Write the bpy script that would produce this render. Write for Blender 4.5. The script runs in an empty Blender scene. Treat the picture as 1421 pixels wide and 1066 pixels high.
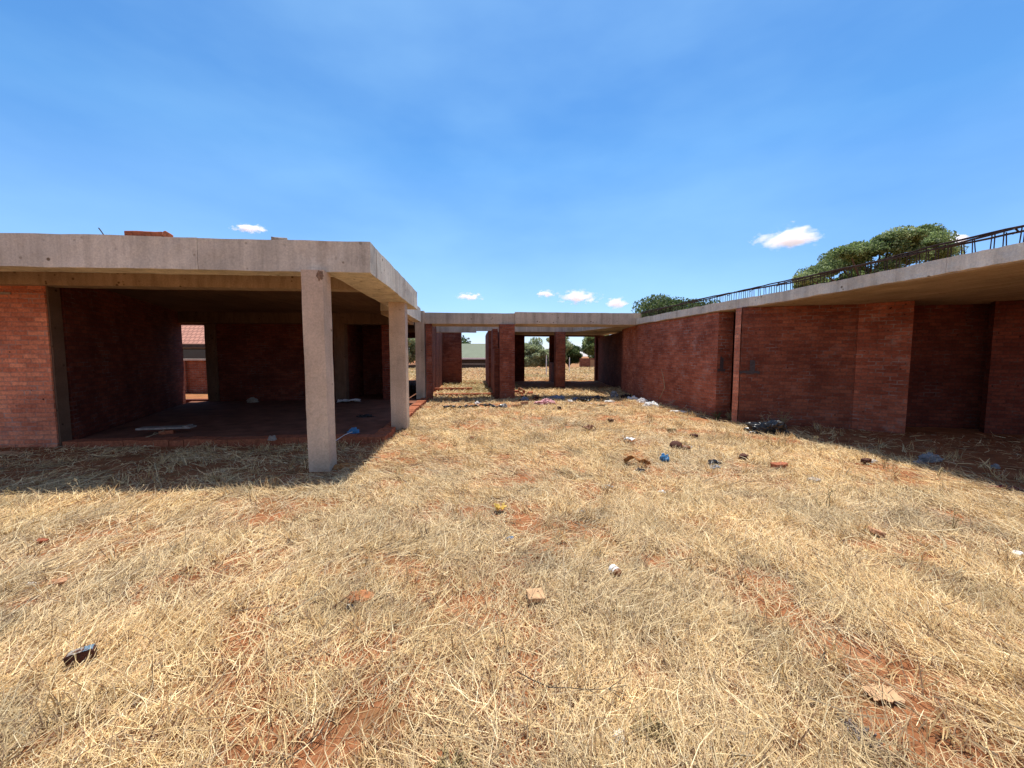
import bpy, bmesh, math, random
import numpy as np
from mathutils import Vector, Matrix, noise as mnoise
R = math.radians
rng = np.random.default_rng(7)
random.seed(11)
scene = bpy.context.scene
col = scene.collection

# ------------------------------------------------------------------ camera model (used to set things on the ground)
F, CX, CY, EYE, HOR, VPX = 540.0, 710.5, 533.0, 1.5, 493.5, 662.0
PITCH = math.atan((CY - HOR) / F); YAW = math.atan((CX - VPX) / F)

def ray(px, py):
    x = (px - CX) / F; v = (CY - py) / F
    fy = math.cos(PITCH) + v * math.sin(PITCH); fz = -math.sin(PITCH) + v * math.cos(PITCH)
    return (x * math.cos(YAW) + fy * math.sin(YAW), -x * math.sin(YAW) + fy * math.cos(YAW), fz)

def g(px, py, z=0.0):
    r = ray(px, py); t = (z - EYE) / r[2]
    return (r[0] * t, r[1] * t)

def at_y(px, py, Y):
    r = ray(px, py); t = Y / r[1]
    return Vector((r[0] * t, Y, EYE + r[2] * t))

# ------------------------------------------------------------------ smooth value noise in numpy
_tab = rng.random((256, 256))
def vnoise(x, y):
    x = np.asarray(x, float); y = np.asarray(y, float)
    xi = np.floor(x).astype(int); yi = np.floor(y).astype(int)
    fx = x - xi; fy = y - yi
    fx = fx * fx * (3 - 2 * fx); fy = fy * fy * (3 - 2 * fy)
    a = _tab[xi & 255, yi & 255]; b = _tab[(xi + 1) & 255, yi & 255]
    c = _tab[xi & 255, (yi + 1) & 255]; d = _tab[(xi + 1) & 255, (yi + 1) & 255]
    return (a * (1 - fx) + b * fx) * (1 - fy) + (c * (1 - fx) + d * fx) * fy
def fbm(x, y, o=4):
    s = 0; a = .5
    for i in range(o):
        s = s + a * vnoise(np.asarray(x) * 2 ** i + 17.3 * i, np.asarray(y) * 2 ** i + 9.1 * i); a *= .5
    return s / (1 - .5 ** o)

def ground_z(x, y):
    x = np.asarray(x, float); y = np.asarray(y, float)
    z = (fbm(x * .55 + 3, y * .55) - .5) * .09 + (fbm(x * 2.3, y * 2.3 + 8, 3) - .5) * .035
    drop = np.clip((y - 50) / 14, 0, 1)
    z = z * np.clip((y + 6) / 4, 0.2, 1) - 2.4 * drop * drop * (3 - 2 * drop)
    return z
def gz(x, y): return float(ground_z(x, y))

# bare soil patches: (pixel centre, half width, half depth in metres, tilt)
PATCH = [((1300, 940), .30, .11, -.5), ((1295, 1045), .22, .10, -.4), ((365, 1040), .17, .12, .3), ((500, 834), .13, .05, 0),
         ((1300, 772), .25, .07, -.3), ((1395, 885), .25, .10, -.4), ((735, 918), .10, .06, 0), ((90, 722), .45, .09, .3),
         ((130, 742), .42, .10, .2), ((345, 775), .35, .10, .3), ((270, 800), .3, .07, .3), ((60, 838), .2, .06, .2),
         ((760, 720), .5, .14, 0), ((900, 935), .15, .07, -.3), ((620, 700), .5, .1, .1), ((1150, 745), .35, .08, -.3),
         ((1000, 800), .3, .08, -.4), ((1100, 850), .3, .1, -.4), ((830, 585), 1.3, .35, 0), ((950, 600), .8, .3, 0),
         ((690, 860), .16, .07, 0), ((1060, 960), .2, .07, -.4), ((1220, 870), .3, .07, -.5), ((440, 1050), .12, .08, .3),
         ((1010, 580), .8, .5, 0), ((1220, 650), 1.2, .25, -.4), ((640, 640), .9, .2, .2), ((1380, 920), .2, .07, -.4)]
PATCH = [(*g(*p), a, b, t, (.55 if p[0] in (1000, 1100, 1220, 1380, 1060) else 1.0) if p[1] > 760 else .45) for p, a, b, t in PATCH]
_pr = random.Random(77)
for _ in range(230):
    _y = 1.1 + _pr.random() ** 1.4 * 8; _x = _pr.uniform(-1.25, 1.35) * _y
    if _x < 6: PATCH.append((_x, _y, _pr.uniform(.04, .15), _pr.uniform(.03, .09), _pr.uniform(-.5, .9), _pr.uniform(.6, 1.0)))
def bare(x, y):
    """0 = thick straw, 1 = naked red soil"""
    x = np.asarray(x, float); y = np.asarray(y, float)
    n = fbm(x * 1.1 + 40, y * 1.1 + 11, 4)
    m = np.clip((n - .49) / .16, 0, 1) * .72
    w = (fbm(x * 5, y * 5, 3) - .5) * 1.3
    for cx, cy, a, b, t, st in PATCH:
        dx = x - cx; dy = y - cy
        u = (dx * math.cos(t) + dy * math.sin(t)) / a; v = (-dx * math.sin(t) + dy * math.cos(t)) / b
        d = np.sqrt(u * u + v * v) + w
        m = np.maximum(m, np.clip((1.35 - d) / .75, 0, 1) * st)
    sh = np.clip((x - 6.0) / .5, 0, 1) * np.clip((9 - y) / .5, 0, 1)      # sparse earth under the right hand roof, straw thinned further to darken its shade
    m = np.maximum(m, sh * .8)
    ov = np.clip((-1.6 - x) / .3, 0, 1) * np.clip((y - 4.5) / .3, 0, 1) * np.clip(fbm(x * 1.6, y * 2.5, 3) * 2.2 - .5, 0, 1)   # straw thinned to soil under the left overhang to deepen its shade
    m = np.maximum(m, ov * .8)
    return m

# ------------------------------------------------------------------ object helpers
def tag(o, label, cat, group=None, kind=None):
    if label: o['label'] = label
    if cat: o['category'] = cat
    if group: o['group'] = group
    if kind: o['kind'] = kind
    return o

def empty(name, loc, label, cat, group=None, rz=0):
    o = bpy.data.objects.new(name, None); col.objects.link(o)
    o.location = loc; o.rotation_euler = (0, 0, rz); o.empty_display_size = .2
    return tag(o, label, cat, group)

def link_mesh(name, verts, faces, mat, parent=None, smooth=False, uv=True):
    """verts in the parent's space; uv in metres along each face"""
    me = bpy.data.meshes.new(name)
    me.from_pydata([tuple(v) for v in verts], [], faces); me.update()
    if uv:
        l = me.uv_layers.new(name='uv')
        for p in me.polygons:
            n = p.normal
            if abs(n.z) > .75: t, b = Vector((1, 0, 0)), Vector((0, 1, 0))
            else:
                t = Vector((-n.y, n.x, 0)).normalized(); b = Vector((0, 0, 1))
            for li in p.loop_indices:
                v = me.vertices[me.loops[li].vertex_index].co
                l.data[li].uv = (v.dot(t), v.dot(b))
    if mat: me.materials.append(mat)
    if smooth: me.polygons.foreach_set('use_smooth', [True] * len(me.polygons))
    o = bpy.data.objects.new(name, me); col.objects.link(o)
    if parent: o.parent = parent
    return o

class MB:
    """collects shapes, builds ONE mesh"""
    def __init__(s): s.v = []; s.f = []
    def add(s, v, f):
        k = len(s.v); s.v += [Vector(q) for q in v]; s.f += [tuple(i + k for i in q) for q in f]
    def prism(s, pts, z0, z1, step=None, amp=0.0, z1f=None):
        """vertical prism over a plan polygon (counter-clockwise); finely divided and a little uneven when step is given"""
        bm = bmesh.new()
        lo = [bm.verts.new((x, y, z0)) for x, y in pts]; hi = [bm.verts.new((x, y, z1)) for x, y in pts]
        n = len(pts)
        bm.faces.new(list(reversed(lo))); bm.faces.new(hi)
        for i in range(n): bm.faces.new((lo[i], lo[(i + 1) % n], hi[(i + 1) % n], hi[i]))
        if step:
            for ax in range(3):
                cs = [v.co[ax] for v in bm.verts]; a, b = min(cs), max(cs); k = int((b - a) / step)
                for i in range(1, k + 1):
                    no = [0, 0, 0]; no[ax] = 1; co = [0, 0, 0]; co[ax] = a + (b - a) * i / (k + 1)
                    bmesh.ops.bisect_plane(bm, geom=bm.verts[:] + bm.edges[:] + bm.faces[:], plane_co=co, plane_no=no)
            for v in bm.verts:
                p = v.co * 2.1; q = v.co * 9.0
                d = mnoise.noise_vector(p) * amp + mnoise.noise_vector(q) * amp * .6
                v.co += d
        bm.verts.index_update()
        s.add([v.co.copy() for v in bm.verts], [[v.index for v in f.verts] for f in bm.faces]); bm.free()
        return s
    def box(s, x0, x1, y0, y1, z0, z1, step=None, amp=0.0):
        return s.prism([(x0, y0), (x1, y0), (x1, y1), (x0, y1)], z0, z1, step, amp)
    def wall(s, a, b, th, z0, z1, step=None, amp=0.0):
        """wall whose visible face runs a->b; its thickness lies to the left of that direction"""
        a = Vector(a); b = Vector(b); d = (b - a).normalized(); n = Vector((-d.y, d.x)) * th
        return s.prism([a, b, b + n, a + n], z0, z1, step, amp)
    def tube(s, pts, r, n=6, caps=True):
        pts = [Vector(p) for p in pts]; rr = r if isinstance(r, (list, tuple)) else [r] * len(pts)
        v = []; f = []
        for i, p in enumerate(pts):
            d = (pts[min(i + 1, len(pts) - 1)] - pts[max(i - 1, 0)]).normalized()
            u = d.cross(Vector((0, 0, 1)) if abs(d.z) < .9 else Vector((1, 0, 0))).normalized(); w = d.cross(u)
            for k in range(n):
                a = 2 * math.pi * k / n; v.append(p + (u * math.cos(a) + w * math.sin(a)) * rr[i])
        for i in range(len(pts) - 1):
            for k in range(n):
                f.append((i * n + k, i * n + (k + 1) % n, (i + 1) * n + (k + 1) % n, (i + 1) * n + k))
        if caps:
            f.append(tuple(range(n))[::-1]); f.append(tuple((len(pts) - 1) * n + k for k in range(n)))
        s.add(v, f); return s
    def build(s, name, mat, parent=None, smooth=False):
        o = link_mesh(name, s.v, s.f, mat, parent, smooth)
        bm = bmesh.new(); bm.from_mesh(o.data); bmesh.ops.recalc_face_normals(bm, faces=bm.faces[:]); bm.to_mesh(o.data); bm.free()
        return o

# ------------------------------------------------------------------ materials
def new_mat(name, rough=.9, spec=.2):
    m = bpy.data.materials.new(name); m.use_nodes = True
    nt = m.node_tree; b = nt.nodes['Principled BSDF']
    b.inputs['Roughness'].default_value = rough; b.inputs['Specular IOR Level'].default_value = spec
    return m, nt, b
def N(nt, t, **kw):
    n = nt.nodes.new(t)
    for k, v in kw.items():
        if k.startswith('i_'): n.inputs[k[2:].replace('_', ' ')].default_value = v
        else: setattr(n, k, v)
    return n
def L(nt, a, ao, b, bi): nt.links.new(a.outputs[ao], b.inputs[bi])
def ramp(nt, stops):
    r = nt.nodes.new('ShaderNodeValToRGB'); e = r.color_ramp.elements
    while len(e) < len(stops): e.new(.5)
    for q, (p, c) in zip(e, stops): q.position = p; q.color = (*c, 1) if len(c) == 3 else c
    return r
def noise(nt, vec, scale, detail=4, rough=.55, out='Object'):
    n = N(nt, 'ShaderNodeTexNoise'); n.inputs['Scale'].default_value = scale; n.inputs['Detail'].default_value = detail; n.inputs['Roughness'].default_value = rough
    if vec: L(nt, vec, out, n, 'Vector')
    return n
def mix(nt, fac, a, b, mode='MIX'):
    m = N(nt, 'ShaderNodeMix', data_type='RGBA', blend_type=mode)
    for sock, val in ((0, fac), (6, a), (7, b)):
        if isinstance(val, tuple) and hasattr(val[0], 'outputs'): nt.links.new(val[0].outputs[val[1]], m.inputs[sock])
        elif isinstance(val, (int, float)): m.inputs[sock].default_value = val
        else: m.inputs[sock].default_value = (*val, 1)
    return m, 2
def bump(nt, b, h, strength, dist=.01):
    n = N(nt, 'ShaderNodeBump'); n.inputs['Strength'].default_value = strength; n.inputs['Distance'].default_value = dist
    nt.links.new(h[0].outputs[h[1]], n.inputs['Height']); L(nt, n, 'Normal', b, 'Normal')

def brick_mat(name, c1, c2, mortar, pale=.35, smear=(.42, .36, .32)):
    m, nt, b = new_mat(name, .92, .15)
    tc = N(nt, 'ShaderNodeTexCoord')
    wob = noise(nt, tc, 9, 2); vm = N(nt, 'ShaderNodeVectorMath', operation='MULTIPLY_ADD')
    L(nt, wob, 'Color', vm, 0); vm.inputs[1].default_value = (.022, .016, 0); L(nt, tc, 'UV', vm, 2)
    br = N(nt, 'ShaderNodeTexBrick'); br.offset = .5
    L(nt, vm, 0, br, 'Vector')
    for k, v in (('Scale', 1.0), ('Brick Width', .215), ('Row Height', .073), ('Mortar Size', .011), ('Mortar Smooth', .3), ('Bias', -.1)): br.inputs[k].default_value = v
    br.inputs['Color1'].default_value = (*c1, 1); br.inputs['Color2'].default_value = (*c2, 1); br.inputs['Mortar'].default_value = (*mortar, 1)
    # a second brick lattice of the same size picks single odd bricks
    br2 = N(nt, 'ShaderNodeTexBrick'); br2.offset = .5; L(nt, vm, 0, br2, 'Vector')
    for k, v in (('Scale', 1.0), ('Brick Width', .215), ('Row Height', .073), ('Mortar Size', .0), ('Bias', 0.0)): br2.inputs[k].default_value = v
    br2.inputs['Color1'].default_value = (.82, .80, .81, 1); br2.inputs['Color2'].default_value = (1.16, 1.14, 1.12, 1)
    c = mix(nt, .8, (br, 'Color'), (br2, 'Color'), 'MULTIPLY')
    n1 = noise(nt, tc, 1.1, 5, .6); r1 = ramp(nt, [(.35, (.62, .55, .55)), (.62, (1.18, 1.12, 1.05))]); L(nt, n1, 'Fac', r1, 'Fac')
    c = mix(nt, .85, c, (r1, 'Color'), 'MULTIPLY')
    n2 = noise(nt, tc, 28, 3, .6); r2 = ramp(nt, [(.3, (.68, .66, .66)), (.7, (1.22, 1.2, 1.18))]); L(nt, n2, 'Fac', r2, 'Fac')
    c = mix(nt, .8, c, (r2, 'Color'), 'MULTIPLY')
    # pale lime bloom
    n3 = noise(nt, tc, 2.3, 6, .75); r3 = ramp(nt, [(.56, (0, 0, 0)), (.78, (1, 1, 1))]); L(nt, n3, 'Fac', r3, 'Fac')
    mm = N(nt, 'ShaderNodeMath', operation='MULTIPLY'); L(nt, r3, 'Color', mm, 0); mm.inputs[1].default_value = pale
    c = mix(nt, (mm, 0), c, smear)
    # mortar left pale in places
    n5 = noise(nt, tc, 3.4, 4, .7); r6 = ramp(nt, [(.52, (0, 0, 0)), (.66, (.38, .38, .38))]); L(nt, n5, 'Fac', r6, 'Fac')
    m5 = N(nt, 'ShaderNodeMath', operation='MULTIPLY'); L(nt, r6, 'Color', m5, 0); L(nt, br, 'Fac', m5, 1)
    c = mix(nt, (m5, 0), c, tuple(min(1, x * 1.25) for x in smear))
    # small dark holes
    vo = N(nt, 'ShaderNodeTexVoronoi'); vo.inputs['Scale'].default_value = 7.5; L(nt, vm, 0, vo, 'Vector')
    r4 = ramp(nt, [(.09, (.18, .14, .13)), (.13, (1, 1, 1))]); L(nt, vo, 'Distance', r4, 'Fac')
    n4 = noise(nt, tc, 1.7, 2); r5 = ramp(nt, [(.5, (0, 0, 0)), (.6, (1, 1, 1))]); L(nt, n4, 'Fac', r5, 'Fac')
    c = mix(nt, (r5, 'Color'), c, mix(nt, 1.0, c, (r4, 'Color'), 'MULTIPLY'))
    nt.links.new(c[0].outputs[c[1]], b.inputs['Base Color'])
    h = mix(nt, .25, (br, 'Fac'), (n2, 'Fac'), 'ADD')
    hi = N(nt, 'ShaderNodeMath', operation='MULTIPLY'); nt.links.new(h[0].outputs[h[1]], hi.inputs[0]); hi.inputs[1].default_value = -1
    bump(nt, b, (hi, 0), .8, .008)
    return m

def concrete_mat(name, base, streak=.5, board=True):
    m, nt, b = new_mat(name, .93, .15)
    tc = N(nt, 'ShaderNodeTexCoord')
    n1 = noise(nt, tc, .9, 6, .6); r1 = ramp(nt, [(.3, tuple(x * .72 for x in base)), (.5, base), (.72, tuple(min(1, x * 1.25) for x in base))]); L(nt, n1, 'Fac', r1, 'Fac')
    # vertical run-off streaks
    mp = N(nt, 'ShaderNodeMapping'); mp.inputs['Scale'].default_value = (6.5, 6.5, .35); L(nt, tc, 'Object', mp, 'Vector')
    n2 = noise(nt, mp, 1.0, 5, .65, 'Vector'); r2 = ramp(nt, [(.34, (.62, .60, .58)), (.55, (1, 1, 1)), (.75, (1.12, 1.1, 1.06))]); L(nt, n2, 'Fac', r2, 'Fac')
    c = mix(nt, streak, (r1, 'Color'), (r2, 'Color'), 'MULTIPLY')
    n3 = noise(nt, tc, 45, 3, .7); r3 = ramp(nt, [(.3, (.72, .7, .68)), (.7, (1.2, 1.18, 1.15))]); L(nt, n3, 'Fac', r3, 'Fac')
    c = mix(nt, .6, c, (r3, 'Color'), 'MULTIPLY')
    # blow holes
    vo = N(nt, 'ShaderNodeTexVoronoi'); vo.inputs['Scale'].default_value = 8; vo.inputs['Randomness'].default_value = 1; L(nt, tc, 'Object', vo, 'Vector')
    r4 = ramp(nt, [(.12, (.30, .25, .2)), (.20, (1, 1, 1))]); L(nt, vo, 'Distance', r4, 'Fac')
    n4 = noise(nt, tc, 2.1, 2); r5 = ramp(nt, [(.5, (0, 0, 0)), (.62, (1, 1, 1))]); L(nt, n4, 'Fac', r5, 'Fac')
    c = mix(nt, (r5, 'Color'), c, mix(nt, 1.0, c, (r4, 'Color'), 'MULTIPLY'))
    if board:
        mb = N(nt, 'ShaderNodeMapping'); mb.inputs['Scale'].default_value = (11, .7, 2.5); L(nt, tc, 'Object', mb, 'Vector')
        nb = noise(nt, mb, 1.0, 4, .6, 'Vector'); rb = ramp(nt, [(.35, (.62, .58, .54)), (.6, (1.1, 1.08, 1.05))]); L(nt, nb, 'Fac', rb, 'Fac')
        c = mix(nt, .5, c, (rb, 'Color'), 'MULTIPLY')
    # rust runs below the bars
    mr = N(nt, 'ShaderNodeMapping'); mr.inputs['Scale'].default_value = (2.2, 2.2, .25); L(nt, tc, 'Object', mr, 'Vector')
    nr = noise(nt, mr, 1.3, 5, .7, 'Vector'); rr = ramp(nt, [(.66, (0, 0, 0)), (.76, (.45, .45, .45))]); L(nt, nr, 'Fac', rr, 'Fac')
    c = mix(nt, (rr, 'Color'), c, (.24, .11, .045))
    # brown earthy stains
    n6 = noise(nt, tc, 1.9, 6, .7); r6 = ramp(nt, [(.55, (0, 0, 0)), (.75, (1, 1, 1))]); L(nt, n6, 'Fac', r6, 'Fac')
    mm = N(nt, 'ShaderNodeMath', operation='MULTIPLY'); L(nt, r6, 'Color', mm, 0); mm.inputs[1].default_value = .35
    c = mix(nt, (mm, 0), c, (.20, .11, .06))
    nt.links.new(c[0].outputs[c[1]], b.inputs['Base Color'])
    h = mix(nt, .5, (n3, 'Fac'), (r4, 'Color'), 'ADD')
    bump(nt, b, h, .35, .012)
    return m

def plain_mat(name, c, rough=.8, spec=.25, var=.35, scale=14, c2=None):
    m, nt, b = new_mat(name, rough, spec)
    tc = N(nt, 'ShaderNodeTexCoord'); n = noise(nt, tc, scale, 4, .65)
    r = ramp(nt, [(.3, tuple(x * (1 - var) for x in (c2 or c))), (.7, tuple(min(1, x * (1 + var * .6)) for x in c))]); L(nt, n, 'Fac', r, 'Fac')
    L(nt, r, 'Color', b, 'Base Color'); bump(nt, b, (n, 'Fac'), .3, .01)
    return m

M = {}
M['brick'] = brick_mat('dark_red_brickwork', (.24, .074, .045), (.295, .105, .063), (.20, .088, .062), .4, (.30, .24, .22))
M['brick_front'] = brick_mat('lit_toned_brickwork', (.70, .255, .145), (.78, .34, .20), (.58, .28, .19), .35)  # base lightened for ambient light on the yard-facing wall and pier
M['brick_inner'] = brick_mat('shade_toned_brickwork', (.155, .042, .029), (.185, .057, .038), (.115, .046, .036), .15, (.2, .16, .15))  # darker copy of the same brick; interior shade put into its colour
M['brick_yard'] = brick_mat('weathered_lit_brickwork', (.36, .108, .062), (.43, .152, .092), (.29, .13, .09), .6)  # weathered bloom; base tone lifted for walls that catch yard light
M['brick_far'] = brick_mat('boundary_brickwork', (.30, .10, .06), (.36, .15, .09), (.28, .2, .15), .3)
M['concrete'] = concrete_mat('cast_concrete', (.71, .655, .535), .6, False)
M['column'] = concrete_mat('column_concrete', (.64, .50, .37), .25, False)
M['grey'] = concrete_mat('grey_concrete', (.52, .445, .35), .7, False)
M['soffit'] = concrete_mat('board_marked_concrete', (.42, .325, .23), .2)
M['shade_concrete'] = concrete_mat('shade_toned_concrete', (.165, .105, .072), .2)  # darkened copy of the concrete; room shade put into its colour
M['loose_brick'] = plain_mat('fired_clay', (.36, .12, .06), .9, .15, .45, 22)
M['pale_brick'] = plain_mat('pale_clay', (.46, .24, .13), .9, .15, .35, 22)
M['dark_brick'] = plain_mat('burnt_clay', (.09, .035, .022), .85, .25, .5, 26)
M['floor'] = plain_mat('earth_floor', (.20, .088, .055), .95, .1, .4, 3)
M['brown_stone'] = plain_mat('broken_concrete', (.26, .17, .11), .95, .1, .5, 30)
M['floor_red'] = plain_mat('red_earth', (.36, .155, .068), .95, .1, .35, 30)
M['steel'] = plain_mat('rusty_rebar', (.055, .028, .018), .75, .3, .5, 30)
M['wood'] = plain_mat('weathered_board', (.27, .24, .21), .85, .2, .4, 18)
M['twig'] = plain_mat('dead_wood', (.42, .33, .2), .9, .15, .45, 40)
M['dark_twig'] = plain_mat('dark_dead_wood', (.10, .075, .055), .9, .15, .5, 40)
M['white'] = plain_mat('white_plastic', (.78, .77, .74), .45, .4, .15, 12)
M['paper'] = plain_mat('crumpled_paper', (.72, .70, .66), .9, .2, .2, 30)
M['blue'] = plain_mat('blue_plastic', (.06, .22, .42), .4, .4, .35, 20)
M['slate_paint'] = plain_mat('blue_grey_glaze', (.13, .20, .25), .45, .5, .4, 30)
M['black'] = plain_mat('black_plastic', (.018, .018, .02), .28, .6, .4, 20)
M['pink'] = plain_mat('pink_cloth', (.72, .40, .40), .9, .2, .45, 25)
M['red_cloth'] = plain_mat('red_cloth', (.22, .025, .035), .9, .2, .35, 18)
M['grey_cloth'] = plain_mat('blue_grey_cloth', (.22, .25, .31), .9, .2, .35, 18)
M['yellow'] = plain_mat('yellow_paper', (.72, .50, .12), .85, .2, .25, 18)
M['card'] = plain_mat('brown_cardboard', (.52, .32, .17), .9, .15, .25, 16)
M['brown'] = plain_mat('brown_plastic', (.22, .09, .035), .45, .4, .35, 16)
M['stone'] = plain_mat('grey_stone', (.34, .29, .24), .95, .15, .4, 16)
M['leafbrown'] = plain_mat('dry_leaf', (.40, .19, .07), .9, .15, .4, 25)
M['weed'] = plain_mat('dry_weed', (.36, .27, .13), .9, .15, .4, 40)
M['greyweed'] = plain_mat('grey_dead_weed', (.20, .17, .16), .9, .15, .4, 40)
M['greenweed'] = plain_mat('green_weed', (.10, .13, .04), .85, .2, .4, 40)
M['paint'] = plain_mat('dark_blue_paint', (.075, .058, .06), .7, .3, .4, 25)
M['whitepaint'] = plain_mat('white_fascia', (.88, .87, .85), .7, .3, .1, 3)
M['greywall'] = plain_mat('grey_plaster', (.30, .30, .31), .9, .2, .15, 3)
M['glass'] = plain_mat('dark_window', (.03, .03, .035), .15, .5, .2, 3)
M['bark'] = plain_mat('bark', (.13, .09, .06), .95, .1, .4, 12)
M['fence'] = plain_mat('dark_fence', (.07, .06, .05), .9, .1, .4, 5)

def clear_mat():
    m, nt, b = new_mat('cloudy_plastic_film', .25, .5)
    b.inputs['Base Color'].default_value = (.36, .355, .35, 1); b.inputs['Transmission Weight'].default_value = .35
    return m
M['film'] = clear_mat()

def roof_mat(name, c, course=.33):
    m, nt, b = new_mat(name, .85, .2)
    tc = N(nt, 'ShaderNodeTexCoord'); br = N(nt, 'ShaderNodeTexBrick'); L(nt, tc, 'UV', br, 'Vector')
    for k, v in (('Scale', 1.0), ('Brick Width', .28), ('Row Height', course), ('Mortar Size', .035), ('Mortar Smooth', .3)): br.inputs[k].default_value = v
    br.inputs['Color1'].default_value = (*c, 1); br.inputs['Color2'].default_value = (*[x * .85 for x in c], 1); br.inputs['Mortar'].default_value = (*[x * .5 for x in c], 1)
    L(nt, br, 'Color', b, 'Base Color'); return m
M['red_tile'] = roof_mat('red_roof_tiles', (.50, .24, .17))
M['green_tile'] = roof_mat('green_roof_tiles', (.25, .28, .195))

def attr_mat(name, rough=.75, spec=.25, trans=0.0):
    m, nt, b = new_mat(name, rough, spec)
    a = N(nt, 'ShaderNodeAttribute', attribute_name='tint'); L(nt, a, 'Color', b, 'Base Color')
    if trans:
        out = nt.nodes['Material Output']; t = N(nt, 'ShaderNodeBsdfTranslucent'); L(nt, a, 'Color', t, 'Color')
        mx = N(nt, 'ShaderNodeMixShader'); mx.inputs[0].default_value = trans
        L(nt, b, 0, mx, 1); L(nt, t, 0, mx, 2); L(nt, mx, 0, out, 'Surface')
    return m
M['straw'] = attr_mat('straw', .6, .35, .18)
M['leaf'] = attr_mat('leaf', .55, .3, .48)

def ground_mat():
    m, nt, b = new_mat('dry_veld_soil', .95, .1)
    tc = N(nt, 'ShaderNodeTexCoord'); a = N(nt, 'ShaderNodeAttribute', attribute_name='bare')
    s1 = noise(nt, tc, 3, 6, .65); soil = ramp(nt, [(.3, (.20, .08, .034)), (.55, (.38, .155, .066)), (.8, (.46, .245, .125))]); L(nt, s1, 'Fac', soil, 'Fac')
    s2 = noise(nt, tc, 75, 6, .8); sp = ramp(nt, [(.32, (.45, .42, .4)), (.5, (.95, .95, .95)), (.7, (1.4, 1.36, 1.3))]); L(nt, s2, 'Fac', sp, 'Fac')
    so = mix(nt, .8, (soil, 'Color'), (sp, 'Color'), 'MULTIPLY')
    # fallen chaff: long thin fibres from stretched noise
    mp = N(nt, 'ShaderNodeMapping'); mp.inputs['Scale'].default_value = (90, 16, 30); mp.inputs['Rotation'].default_value = (0, 0, .35); L(nt, tc, 'Object', mp, 'Vector')
    f1 = noise(nt, mp, 1, 3, .6, 'Vector'); fr = ramp(nt, [(.34, (.10, .055, .028)), (.5, (.32, .20, .09)), (.7, (.56, .38, .18))]); L(nt, f1, 'Fac', fr, 'Fac')
    n3 = noise(nt, tc, .35, 5, .6); r3 = ramp(nt, [(.35, (.78, .74, .64)), (.65, (1.12, 1.06, .96))]); L(nt, n3, 'Fac', r3, 'Fac')
    ch = mix(nt, .8, (fr, 'Color'), (r3, 'Color'), 'MULTIPLY')
    fac = N(nt, 'ShaderNodeMath', operation='ADD', use_clamp=True); L(nt, a, 'Fac', fac, 0)
    rr = ramp(nt, [(.40, (.15, .15, .15)), (.60, (.85, .85, .85))]); L(nt, s1, 'Fac', rr, 'Fac'); L(nt, rr, 'Color', fac, 1)
    c = mix(nt, (fac, 0), ch, so)
    nt.links.new(c[0].outputs[c[1]], b.inputs['Base Color'])
    h = mix(nt, .5, (s2, 'Fac'), (f1, 'Fac'), 'ADD'); bump(nt, b, h, .7, .02)
    return m
M['ground'] = ground_mat()

# ------------------------------------------------------------------ ground: one sheet out to the horizon
def axis(lo, hi, step, far, grow=1.35):
    a = list(np.arange(lo, hi + 1e-6, step)); s = step; x = hi
    while x < far: s *= grow; x += s; a.append(x)
    s = step; x = lo
    while x > -far: s *= grow; x -= s; a.insert(0, x)
    return np.array(a)
def build_ground():
    xs = axis(-9, 9.5, .07, 1500); ys = axis(.6, 15, .07, 1500)
    X, Y = np.meshgrid(xs, ys); Z = ground_z(X, Y)
    nx, ny = len(xs), len(ys)
    co = np.stack([X, Y, Z], -1).reshape(-1, 3)
    i = np.arange(nx * ny).reshape(ny, nx)
    fc = np.stack([i[:-1, :-1], i[:-1, 1:], i[1:, 1:], i[1:, :-1]], -1).reshape(-1, 4)
    me = bpy.data.meshes.new('ground'); fast_mesh(me, co, fc)
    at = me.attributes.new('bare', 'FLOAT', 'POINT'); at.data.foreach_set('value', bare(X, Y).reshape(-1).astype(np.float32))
    me.polygons.foreach_set('use_smooth', np.ones(len(fc), bool)); me.materials.append(M['ground'])
    o = bpy.data.objects.new('ground', me); col.objects.link(o); o['kind'] = 'structure'
def fast_mesh(me, co, fc):
    me.vertices.add(len(co)); me.vertices.foreach_set('co', np.ascontiguousarray(co, np.float32).reshape(-1))
    me.loops.add(fc.size); me.loops.foreach_set('vertex_index', np.ascontiguousarray(fc, np.int32).reshape(-1))
    me.polygons.add(len(fc)); me.polygons.foreach_set('loop_start', np.arange(0, fc.size, fc.shape[1], dtype=np.int32))
    me.update(calc_edges=True); me.validate()
build_ground()

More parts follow.
